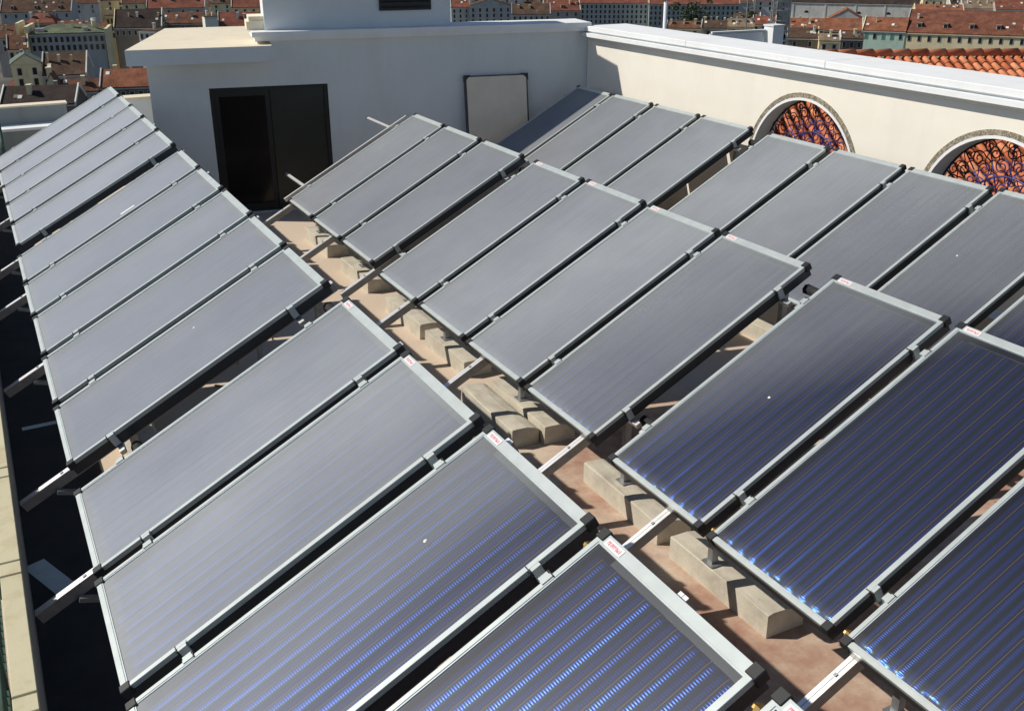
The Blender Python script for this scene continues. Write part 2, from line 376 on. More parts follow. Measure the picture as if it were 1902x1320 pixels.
for gi_, c in enumerate(ARCH[:2]):
    g = empty('arch_grille', (XW+.19, c, 1.25), label=gl[gi_], cat='grille', group='iron grilles in the arches')
    bm = bmesh.new(); tube(bm, [(0, .905*math.cos(a*math.pi/30), .905*math.sin(a*math.pi/30)) for a in range(31)], .012, 5); part('grille_rim', bm, M['iron2'], g, True)
    bm = bmesh.new(); tube(bm, [(0, .52*math.cos(a*math.pi/24), .52*math.sin(a*math.pi/24)) for a in range(25)], .011, 5); part('grille_hoop', bm, M['iron'], g, True)
    for k in range(9):
        a = math.radians(10+k*20); bm = bmesh.new(); tube(bm, [(0,.10*math.cos(a),.10*math.sin(a)), (0,.905*math.cos(a),.905*math.sin(a))], .009, 4); part('grille_bar', bm, M['iron'], g, True)
    for (rr, nn, off) in ((.76, 11, 10), (.62, 9, 20), (.38, 6, 10), (.84, 10, 17), (.48, 7, 14), (.24, 4, 20)):
        for k in range(nn):
            a = math.radians(off+k*(160/(nn-1) if nn > 1 else 0)) if rr != .38 else math.radians(off+k*36)
            if a > math.pi*1.02: continue
            me = ((S1b, S2b) if rr < .65 else (S1, S2))[k % 2]
            o = obj('scroll', me, g, loc=(random.uniform(-.006,.006), rr*math.cos(a), rr*math.sin(a)), rot=(a-math.pi/2+random.uniform(-.3,.3), 0, 0)); o.scale = (1, *(2*[random.uniform(.8,1.1)]))

# ------------------------------------------------------------------ clay tile roof behind the arched wall
R0 = Vector((21.18, 18.28, 1.17)); E_ = Vector((.889,-.457,0)).normalized(); G_ = Vector((-.457,-.889,0)).normalized()
ph = math.radians(17); Dn = G_*math.cos(ph)-Vector((0,0,1))*math.sin(ph); Nn = Dn.cross(E_); Nn = Nn if Nn.z > 0 else -Nn
RM = Matrix(((Dn.x,E_.x,Nn.x,R0.x),(Dn.y,E_.y,Nn.y,R0.y),(Dn.z,E_.z,Nn.z,R0.z),(0,0,0,1)))   # local X down slope, Y along ridge, Z out
if RM.determinant() < 0:
    RM = Matrix(((Dn.x,-E_.x,Nn.x,R0.x),(Dn.y,-E_.y,Nn.y,R0.y),(Dn.z,-E_.z,Nn.z,R0.z),(0,0,0,1))); YS = -1
else: YS = 1
tr = empty('tiled_roof', label='orange clay tile roof with ridge beyond the arched wall', cat='roof'); tr.matrix_world = RM
PIT, CRS = .222, .40
def tile_bm(L=.47, ra=.083, rb=.070, th=.013, seg=6, bm=None, M_=None):
    bm = bm or bmesh.new(); V = []
    for (x, r) in ((0, rb), (L, ra)):
        for rr in (r, r-th):
            V.append([bm.verts.new((x, rr*math.cos(math.pi*k/seg), rr*math.sin(math.pi*k/seg)*1.05+ (.022 if x else 0.0))) for k in range(seg+1)])
    new = [v for r in V for v in r]
    for k in range(seg):
        bm.faces.new((V[0][k],V[0][k+1],V[2][k+1],V[2][k])); bm.faces.new((V[1][k],V[3][k],V[3][k+1],V[1][k+1])); bm.faces.new((V[2][k],V[2][k+1],V[3][k+1],V[3][k]))
    for k in (0, seg): bm.faces.new((V[0][k],V[2][k],V[3][k],V[1][k]))
    if M_ is not None: bmesh.ops.transform(bm, matrix=M_, verts=new)
    return bm
T = mesh_of('roof_tile', tile_bm(), M['tile'], True)
rest = bmesh.new()
def seen(s, d):
    return (-2.1 < s < 2.3 and d < 1.8) or (-5.4 < s < -3.2 and 2.3 < d < 5.2) or (-2.3 < s < .5 and 4.2 < d < 6.8)
for i in range(-42, 28):
    for j in range(0, 20):
        s, d = i*PIT, j*CRS; M_ = Matrix.Translation((d+.02+random.uniform(-.012,.012), YS*s+random.uniform(-.006,.006), .02)) @ Matrix.Rotation(random.uniform(-.02,.02), 4, 'Z')
        if seen(s, d): o = obj('roof_tile', T, tr); o.matrix_basis = M_
        else: tile_bm(seg=4, bm=rest, M_=M_)
tag(part('outer_tiles', rest, M['tile'], tr, True), kind='stuff')
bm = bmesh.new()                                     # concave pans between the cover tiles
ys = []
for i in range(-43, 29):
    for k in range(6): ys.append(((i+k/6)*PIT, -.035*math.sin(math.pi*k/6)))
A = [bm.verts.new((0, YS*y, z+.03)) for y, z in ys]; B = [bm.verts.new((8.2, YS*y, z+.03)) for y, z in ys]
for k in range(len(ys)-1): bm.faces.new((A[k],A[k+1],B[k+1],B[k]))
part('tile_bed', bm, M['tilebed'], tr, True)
RT = mesh_of('ridge_tile', tile_bm(.5, .125, .115, .015, 8), M['tile'], True)
for i in range(-20, 14):
    o = obj('ridge_tile', RT, tr); o.matrix_basis = Matrix.Translation((-.01, YS*i*.44, .075)) @ Matrix.Rotation(math.pi/2, 4, 'Z')
bm = bmesh.new(); Wv = [bm.verts.new(c) for c in ((0.1,-9.4,0),(8.1,-9.4,0),(8.1,6.3,0),(.1,6.3,0))]; bm.faces.new(Wv)
r_ = bmesh.ops.extrude_face_region(bm, geom=bm.faces[:]); bmesh.ops.translate(bm, vec=(0,0,-.25), verts=[v for v in r_['geom'] if isinstance(v, bmesh.types.BMVert)])
part('roof_deck', bm, M['tilebed'], tr)

# ------------------------------------------------------------------ left parapet, railing, end parapets
lp = empty('side_parapet', (-.29, 5, 0), label='low parapet with pale coping stones along the left edge of the terrace', cat='parapet')
boxpart('wall', (-.05, .045, -12, 14.85, 0, .655), M['greywall'], lp)
y = -11.9; k = 0
while y < 14.8:
    Ls = (1.12, .13)[k % 2]; bm = bmesh.new(); box(bm, -.06, .055, y, min(y+Ls, 14.84), .657, .70); part('coping_stone', bm, M['parapet'], lp, bevel=.003); y += Ls+.018; k += 1
rl = empty('edge_railing', (-.42, 5, 0), label='dark green mesh railing outside the left parapet', cat='railing')
for k in range(20):
    yy = -10+k*1.3; boxpart('post', (-.015,.015,yy,yy+.03,-.2,.66), M['netting'], rl)
boxpart('rail', (-.02,.02,-12,14.8,.60,.64), M['netting'], rl); boxpart('rail', (-.012,.012,-12,14.8,.2,.225), M['netting'], rl)
bm = bmesh.new()
for k in range(330): box(bm, -.004,.004,-11.9+k*.081,-11.9+k*.081+.008,.225,.60)
tag(part('mesh_wires', bm, M['netting'], rl), kind='stuff')
e1 = empty('end_parapet', (1, 20, 0), label='grey end parapet with white ledge beyond the far left collectors', cat='parapet')
boxpart('wall', (-1.5,.46,0,.25,-3,1.31), M['greywall'], e1); boxpart('coping', (-1.52,.48,-.02,.27,1.312,1.34), M['creamtop'], e1)
boxpart('ledge_wall', (-1.3,1.3,-.45,-.003,0,.985), M['greywall'], e1); boxpart('ledge', (-1.3,1.32,-.48,-.005,.987,1.03), M['white'], e1)
e2 = empty('end_wall', (2.8, 20, 0), label='short pale wall left of the house with the black door', cat='wall')
boxpart('wall', (-.45,1.2,0,.3,-3,1.30), M['plaster'], e2); boxpart('coping', (-.48,1.2,-.03,.33,1.302,1.345), M['creamtop'], e2)
bm = bmesh.new(); tube(bm, [(0,0,0),(0,0,1.25)], .022, 8)
po = empty('railing_post', (.33, 19.3, 0), label='thin dark post at the far left end of the terrace', cat='post'); part('shaft', bm, M['netting'], po, True)
bm = bmesh.new(); tube(bm, [(0,0,1.0),(-.06,0,.55),(-.10,0,.0)], .012, 6); part('stay', bm, M['netting'], po, True)

# ------------------------------------------------------------------ solar collectors
TH = math.radians(28.079); L = 2.1627; WD = 1.0
ct, st = math.cos(TH), math.sin(TH)
TZ = -.105
def ring(bm, x0, x1, y0, y1, ix0, ix1, iy0, iy1, z0, z1):
    o = [(x0,y0),(x1,y0),(x1,y1),(x0,y1)]; i = [(ix0,iy0),(ix1,iy0),(ix1,iy1),(ix0,iy1)]
    V = [[bm.verts.new((*c, z)) for c in r] for z in (z0, z1) for r in (o, i)]
    for k in range(4):
        j = (k+1) % 4
        for a, b in ((2,3),(0,2),(3,1),(1,0)): bm.faces.new((V[a][k],V[a][j],V[b][j],V[b][k]))
bm = bmesh.new(); ring(bm, 0, L, -.5, .5, .032, L-.052, -.473, .473, -.03, 0); FRAME = mesh_of('frame', bm, M['alu'], bevel=.0016)
bm = bmesh.new(); ring(bm, .004, L-.004, -.496, .496, .02, L-.02, -.48, .48, TZ, -.031); box(bm, .02, L-.02, -.48, .48, TZ+.002, TZ+.006); CASE = mesh_of('casing', bm, M['casing'])
bm = bmesh.new(); ring(bm, .032, L-.052, -.473, .473, .039, L-.059, -.466, .466, -.016, -.0035); GASK = mesh_of('glass_bead', bm, M['alu'])
bm = bmesh.new(); box(bm, .033, L-.053, -.472, .472, -.0125, -.0085); GLASS = mesh_of('glass_pane', bm, M['glass'])
bm = bmesh.new(); SEG = 6; yw = .93; cols_ = []; LIP = [random.uniform(.15,1.1) for _ in range(FINS+1)]
for k in range(FINS*SEG+1):
    yy = -yw/2+yw*k/(FINS*SEG); u = (k % SEG)/SEG; zz = -.040+5.2e-3*math.sin(math.pi*u)
    cols_.append([bm.verts.new((xx, yy, zz+dz_*LIP[k//SEG])) for xx, dz_ in ((.050,-.0125),(.058,-.0075),(.066,-.0035),(.076,-.0008),(.09,0),(L-.115,0),(L-.10,-.002),(L-.09,-.006))])
for a, b in zip(cols_, cols_[1:]):
    for k in range(7): bm.faces.new((a[k], a[k+1], b[k+1], b[k]))
ABS = mesh_of('absorber', bm, M['absorber'], True)
bm = bmesh.new(); tube(bm, [(0,-.46,0),(0,.46,0)], .012, 6); HEAD = mesh_of('header_pipe', bm, M['casing'], True)
bm = bmesh.new(); box(bm, -.03,.026,-.028,.028,-.05,.006); CAP = mesh_of('corner_cap', bm, M['plastic'], bevel=.004)
bm = bmesh.new(); box(bm, -.028,.028,-.004,.018,.001,.006); box(bm, -.024,.024,-.026,-.004,-.085,.005); box(bm, -.033,-.028,-.026,.022,-.03,.008, None, 1)
CLAMP = mesh_of('clamp', bm, [M['alu'], M['plastic']])
bm = bmesh.new(); tube(bm, [(0,-.05,0),(0,.0,0)], .018, 8); tube(bm, [(0,-.036,0),(0,-.014,0)], .026, 6); BRASS = mesh_of('brass_fitting', bm, M['brass'])
bm = bmesh.new(); box(bm, -.018,.018,-.058,.058,.0012,.0022); STICK = mesh_of('sticker', bm, M['sticker'])
bm = bmesh.new()
c0 = bm.verts.new((0,0,.004)); rg = [bm.verts.new((.011*math.cos(a)*(1+.3*math.sin(3*a)), .009*math.sin(a), 0)) for a in [k*math.pi/4 for k in range(8)]]
for k in range(8): bm.faces.new((c0, rg[k], rg[(k+1)%8]))
DROP = mesh_of('bird_dropping', bm, M['dropping'])
ORD = ['nearest','second','third','fourth','farthest']
def collector(x, y, z, label, rot=(0,-TH,0), brass=False, marks=(), st_=True):
    o = empty('solar_collector', (x, y, z), rot, label, 'solar collector', 'glazed solar collectors')
    for nm, me in (('frame', FRAME), ('casing', CASE), ('glass_bead', GASK), ('glass_pane', GLASS), ('absorber', ABS)): obj(nm, me, o)
    obj('header_pipe', HEAD, o, loc=(.07,0,-.066)); obj('header_pipe', HEAD, o, loc=(L-.10,0,-.066))
    for cx, cy in ((.022,-.485),(.022,.485),(L-.014,-.485),(L-.014,.485)): obj('corner_cap', CAP, o, loc=(cx,cy,0))
    for t in (.34, 1.84):
        obj('clamp', CLAMP, o, loc=(t,-.5,0)); obj('clamp', CLAMP, o, loc=(t,.5,0), rot=(0,0,math.pi))
    if brass: obj('brass_fitting', BRASS, o, loc=(L-.09 if brass == 'h' else .07, .555, -.05))
    if st_: obj('sticker', STICK, o, loc=(L-.03, .385, 0))
    for (mx, my) in marks: obj('bird_dropping', DROP, o, loc=(mx, my, -.0083), rot=(0,0,random.uniform(0,6)))
    return o
# row, bank: low edge x, far edge y, low edge height above the camera plane, count
PITCH_Y = 1.1083
BANKS = [('left','near',.135,6.451,-3.357,5),('left','middle',.139,12.333,-3.370,5),('left','far',.152,18.353,-3.392,5),
         ('middle','near',3.431,5.251,-3.352,4),('middle','middle',3.514,9.950,-3.390,4),('middle','far',3.601,13.670,-3.424,3),
         ('back','nearest',6.66,5.30,-3.352,3),('back','middle',6.704,9.814,-3.353,4),('back','far',6.865,14.692,-3.383,4)]
rails = {}
for row, bank, x0, y0, z0, n in BANKS:
    names = {3:['near','middle','far'],4:['nearest','second nearest','third nearest','farthest'],5:['nearest','second nearest','central','second farthest','farthest']}[n]
    for i in range(n):
        ymid = y0-i*PITCH_Y-.5
        lab = f"{names[n-1-i]} solar collector in the {bank} bank of the {row} row"
        marks = []
        if (row, bank) == ('middle','near') and i == 0: marks = [(1.02,-.02)]
        if (row, bank) == ('left','near') and i == 2: marks = [(1.55,.1)]
        if (row, bank) == ('back','middle') and i == 3: marks = [(1.2,.2)]
        if (row, bank) == ('left','middle') and i == 4: marks = [(1.2,.25)]
        br = None
        if row == 'left' and bank == 'near' and i > 1: br = 'h'
        if row == 'middle' and bank == 'near' and i > 0: br = 'l'
        o = collector(x0+random.uniform(-.006,.006), ymid+random.uniform(-.005,.005), z0+H+random.uniform(-.003,.003), lab, rot=(random.uniform(-.002,.002), -TH+random.uniform(-.003,.003), random.uniform(-.003,.003)), brass=br, marks=marks, st_=(bank == 'near' or (row, bank) == ('middle','middle')))
        if (row, bank) == ('left','middle') and i == 0:
            bm = bmesh.new(); box(bm, -.085,.085,-.02,.02,0,.0012); part('paper_label', bm, M['dropping'], o, loc=(1.28,-.36,-.0083))
    # ---- supporting frame of this bank
    yN, yF = y0-(n-1)*PITCH_Y-1, y0
    fr = empty('mounting_frame', (x0, (yN+yF)/2, 0), label=f"aluminium support frame under the {bank} bank of the {row} row", cat='frame', group='collector support frames')
    off = .098+.036
    def onp(t, o_=off): return Vector((x0+t*ct+o_*st, 0, z0+H+t*st-o_*ct))
    rel = lambda v, y: Vector((v.x-x0, y-(yN+yF)/2, v.z))
    up = (-st, 0, ct)
    ys_ = {('left','near'):[5.71,4.2,2.7,1.25],('left','middle'):[7.14,9.28,11.39],('left','far'):[12.85,14.9,17.0],
           ('middle','near'):[4.63,3.0,1.4],('middle','middle'):[5.84,7.56,9.25],('middle','far'):[10.52,12.05,13.85]}.get((row,bank), [yN+.25,(yN+yF)/2,yF-.7])
    ext = .46
    # lagged pipe running up the gap at the near end of the bank
    if bank != 'nearest':
        bm = bmesh.new(); yg = yN-.20
        tube(bm, [rel(onp(.42,.17), yN-.02), rel(onp(.42,.17), yg), rel(onp(.55,.18), yg-.01), rel(onp(L*.5,.19), yg+.01), rel(onp(L-.25,.17), yg), rel(onp(L-.1,.16), yg), rel(onp(L-.1,.16), yN-.02)], .042, 7); part('lagged_pipe', bm, M['lagging'], fr, True)
        bm = bmesh.new(); tube(bm, [rel(onp(.6,.27), yg-.06), rel(onp(L*.55,.30), yg-.075), rel(onp(L-.2,.24), yg-.06)], .036, 7); part('lagged_pipe', bm, M['lagging'], fr, True)
    for t in (.34, 1.84):                                   # cross rails under the collectors
        a, b = onp(t, .098+.017), onp(t, .098+.017)
        far_ext = 1.35 if (row, bank) == ('middle','far') else .12
        bm = bmesh.new(); beam(bm, rel(a, yN-.1), rel(b, yF+far_ext), .04, .034, up); box_ = part('cross_rail', bm, M['alu_bright'], fr)
        if (row, bank) == ('middle','far'):
            bm = bmesh.new(); beam(bm, rel(a, yF+far_ext+.001), rel(b, yF+far_ext+.03), .044, .038, up); part('rail_end_cap', bm, M['plastic'], fr)
    if (row, bank) == ('middle','far'):
        bm = bmesh.new(); beam(bm, rel(onp(-.02,.045), 13.88), rel(onp(L-.08,.045), 13.88), .04, .05, up); part('edge_rail', bm, M['alu_bright'], fr)
    for yy in ys_:
        lo, hi = onp(-ext, .098+.07), onp(L+.05, .098+.07)
        bm = bmesh.new(); beam(bm, rel(lo, yy), rel(hi, yy), .056, .07, up)
        for dy in (-.0145, .0145): beam(bm, rel(onp(-ext,.098+.032), yy+dy), rel(onp(L+.05,.098+.032), yy+dy), .0255, .0055, up, 1)
        part('slope_rail', bm, [M['rail_shade'], M['alu_bright']], fr)
        for t in (-.13, L*.5):
            q = onp(t,.098+.028); bm = bmesh.new(); beam(bm, rel(q, yy), rel(q, yy)+Vector((.02*ct,0,.02*st)), .018, .012, up); part('bolt', bm, M['steel'], fr)
        # legs, base and braces
        tf, tb = .42, L-.12
        pf, pb = onp(tf, .2), onp(tb, .2)
        zk = .172 if row == 'middle' and bank != 'nearest' else .0
        bm = bmesh.new(); beam(bm, (pf.x-x0, yy-(yN+yF)/2, zk+.012), (pf.x-x0, yy-(yN+yF)/2, pf.z), .05, .05, (1,0,0)); part('front_leg', bm, M['steel'], fr)
        boxpart('foot_bracket', (pf.x-x0-.05, pf.x-x0+.05, yy-(yN+yF)/2-.055, yy-(yN+yF)/2+.055, zk, zk+.011), M['steel'], fr)
        bm = bmesh.new(); beam(bm, (pb.x-x0, yy-(yN+yF)/2, 0), (pb.x-x0, yy-(yN+yF)/2, pb.z), .05, .05, (1,0,0)); part('back_leg', bm, M['steel'], fr)
        if row != 'left': continue
        pl = onp(-.22, .2); bm = bmesh.new(); beam(bm, rel(pl, yy-.05), (pf.x-x0+.55, yy-.05-(yN+yF)/2, .2), .04, .03); part('brace', bm, M['steel'], fr)

# spare collector leaning on the back wall, showing its back sheet
sp = empty('spare_collector', label='spare collector leaning on the back wall, embossed metal back facing out', cat='solar collector')
sp.matrix_world = Matrix.Translation((9.08,14.95,0)) @ Matrix.Rotation(SK,4,'Z') @ Matrix.Translation((-1.56,-.34,0)) @ Matrix.Rotation(math.radians(-8),4,'X')
boxpart('back_sheet', (-.495,.495,-.008,.0,.02,1.97), M['emboss'], sp); 
bm = bmesh.new()
for b in ((-.52,-.497,-.004,.09,0,1.99),(.497,.52,-.004,.09,0,1.99),(-.497,.497,-.004,.09,1.972,1.99),(-.497,.497,-.004,.09,0,.018)): box(bm,*b)
part('casing', bm, M['casing'], sp)
for cx in (-.49,.49):
    for cz in (.03, 1.955):
        bm = bmesh.new(); s_ = -1 if cx < 0 else 1; zz = 1 if cz > 1 else -1
        a, b, c = (s_*.53, cz+zz*.045), (s_*.53, cz-zz*.06), (s_*.425, cz+zz*.045)
        V = [bm.verts.new((p[0], yy, p[1])) for yy in (-.014,.092) for p in (a,b,c)]
        for f in ((0,1,2),(3,5,4),(0,3,4,1),(1,4,5,2),(2,5,3,0)): bm.faces.new([V[i] for i in f])
        part('corner_cap', bm, M['plastic'], sp)

# ------------------------------------------------------------------ concrete kerb stones carrying the middle row
def kerb(x, y0, y1, label, w=.30, h=.172, flip=False):
    o = empty('kerb_stone', (x, (y0+y1)/2, 0), label=label, cat='kerb stone', group='concrete kerb stones')
    hl = (y1-y0)/2; bm = bmesh.new(); n = 8
    # section: upright left face, slightly rounded top falling away to the right
    sec = [(0,0),(.004,h*.965),(.010,h*.995),(.05,h),(.15,h*.985),(.22,h*.90),(.27,h*.76),(w,h*.60),(w,0)]
    V = [[bm.verts.new((a+random.uniform(-.004,.004), yy+random.uniform(-.004,.004), b+(random.uniform(-.004,.003) if b else 0))) for a, b in sec] for yy in (-hl, -hl*.35, hl*.3, hl)]
    for A_, B_ in zip(V, V[1:]):
        for k in range(len(sec)-1): bm.faces.new((A_[k],A_[k+1],B_[k+1],B_[k]))
    bm.faces.new(V[0][::-1]); bm.faces.new(V[-1])
    part('block', bm, M['conc'], o, loc=None, rot=(0,0,random.uniform(-.012,.012)))
kerb(3.84, 4.00, 5.03, 'nearest concrete kerb stone under the middle row with red floor in front')
kerb(3.85, 5.20, 6.25, 'second nearest concrete kerb stone under the middle row beside a pale floor patch')
kerb(3.60, 7.02, 8.08, 'left stone of the side by side pair of concrete kerb stones', w=.27)
kerb(3.89, 6.95, 8.05, 'right stone of the side by side pair of concrete kerb stones')
kerb(3.87, 8.58, 9.58, 'concrete kerb stone just beyond the side by side pair')
kerb(3.88, 9.75, 10.80, 'second concrete kerb stone beyond the side by side pair')
kerb(3.91, 11.47, 12.52, 'second farthest concrete kerb stone before the black door')
kerb(3.93, 13.13, 14.20, 'farthest concrete kerb stone at the edge of the house shadow')
kerb(7.10, 7.75, 8.75, 'concrete kerb stone half hidden in the gap of the back row')
kerb(.62, 8.05, 9.1, 'concrete kerb stone glimpsed in the gap of the left row')

# ------------------------------------------------------------------ loose things on the floor
def strip_obj(name, p, q, w, t, mat, label, cat):
    o = empty(name, ((p[0]+q[0])/2,(p[1]+q[1])/2,0), label=label, cat=cat); bm = bmesh.new()
    c = Vector(((p[0]+q[0])/2,(p[1]+q[1])/2,0)); beam(bm, Vector(p)-c, Vector(q)-c, w, t); 
    part('strip', bm, mat, o)
strip_obj('metal_strip', (-.20,7.05,.004), (.02,6.50,.004), .15, .004, M['alu'], 'broad aluminium offcut on the dark floor beside the lower left rail', 'metal strip')
strip_obj('metal_strip', (-.13,9.40,.004), (.35,9.42,.004), .07, .004, M['alu'], 'narrow aluminium offcut poking out beneath the left row', 'metal strip')
strip_obj('wooden_stick', (1.62,9.55,.01), (1.95,9.2,.02), .02, .012, M['wood'], 'pale wooden stick lying in the gap of the left row', 'stick')
strip_obj('wooden_stick', (1.95,10.0,.0), (2.0,9.85,.35), .016, .012, M['wood'], 'reed standing in the middle of the left row gap', 'stick')
strip_obj('wooden_stick', (2.45,10.5,.0), (2.5,10.4,.4), .016, .012, M['wood'], 'reed standing nearest the upper end of the left row gap', 'stick')
strip_obj('wooden_stick', (7.95,10.05,.0), (7.95,9.98,.35), .016, .012, M['wood'], 'reed standing in the gap of the back row', 'stick')

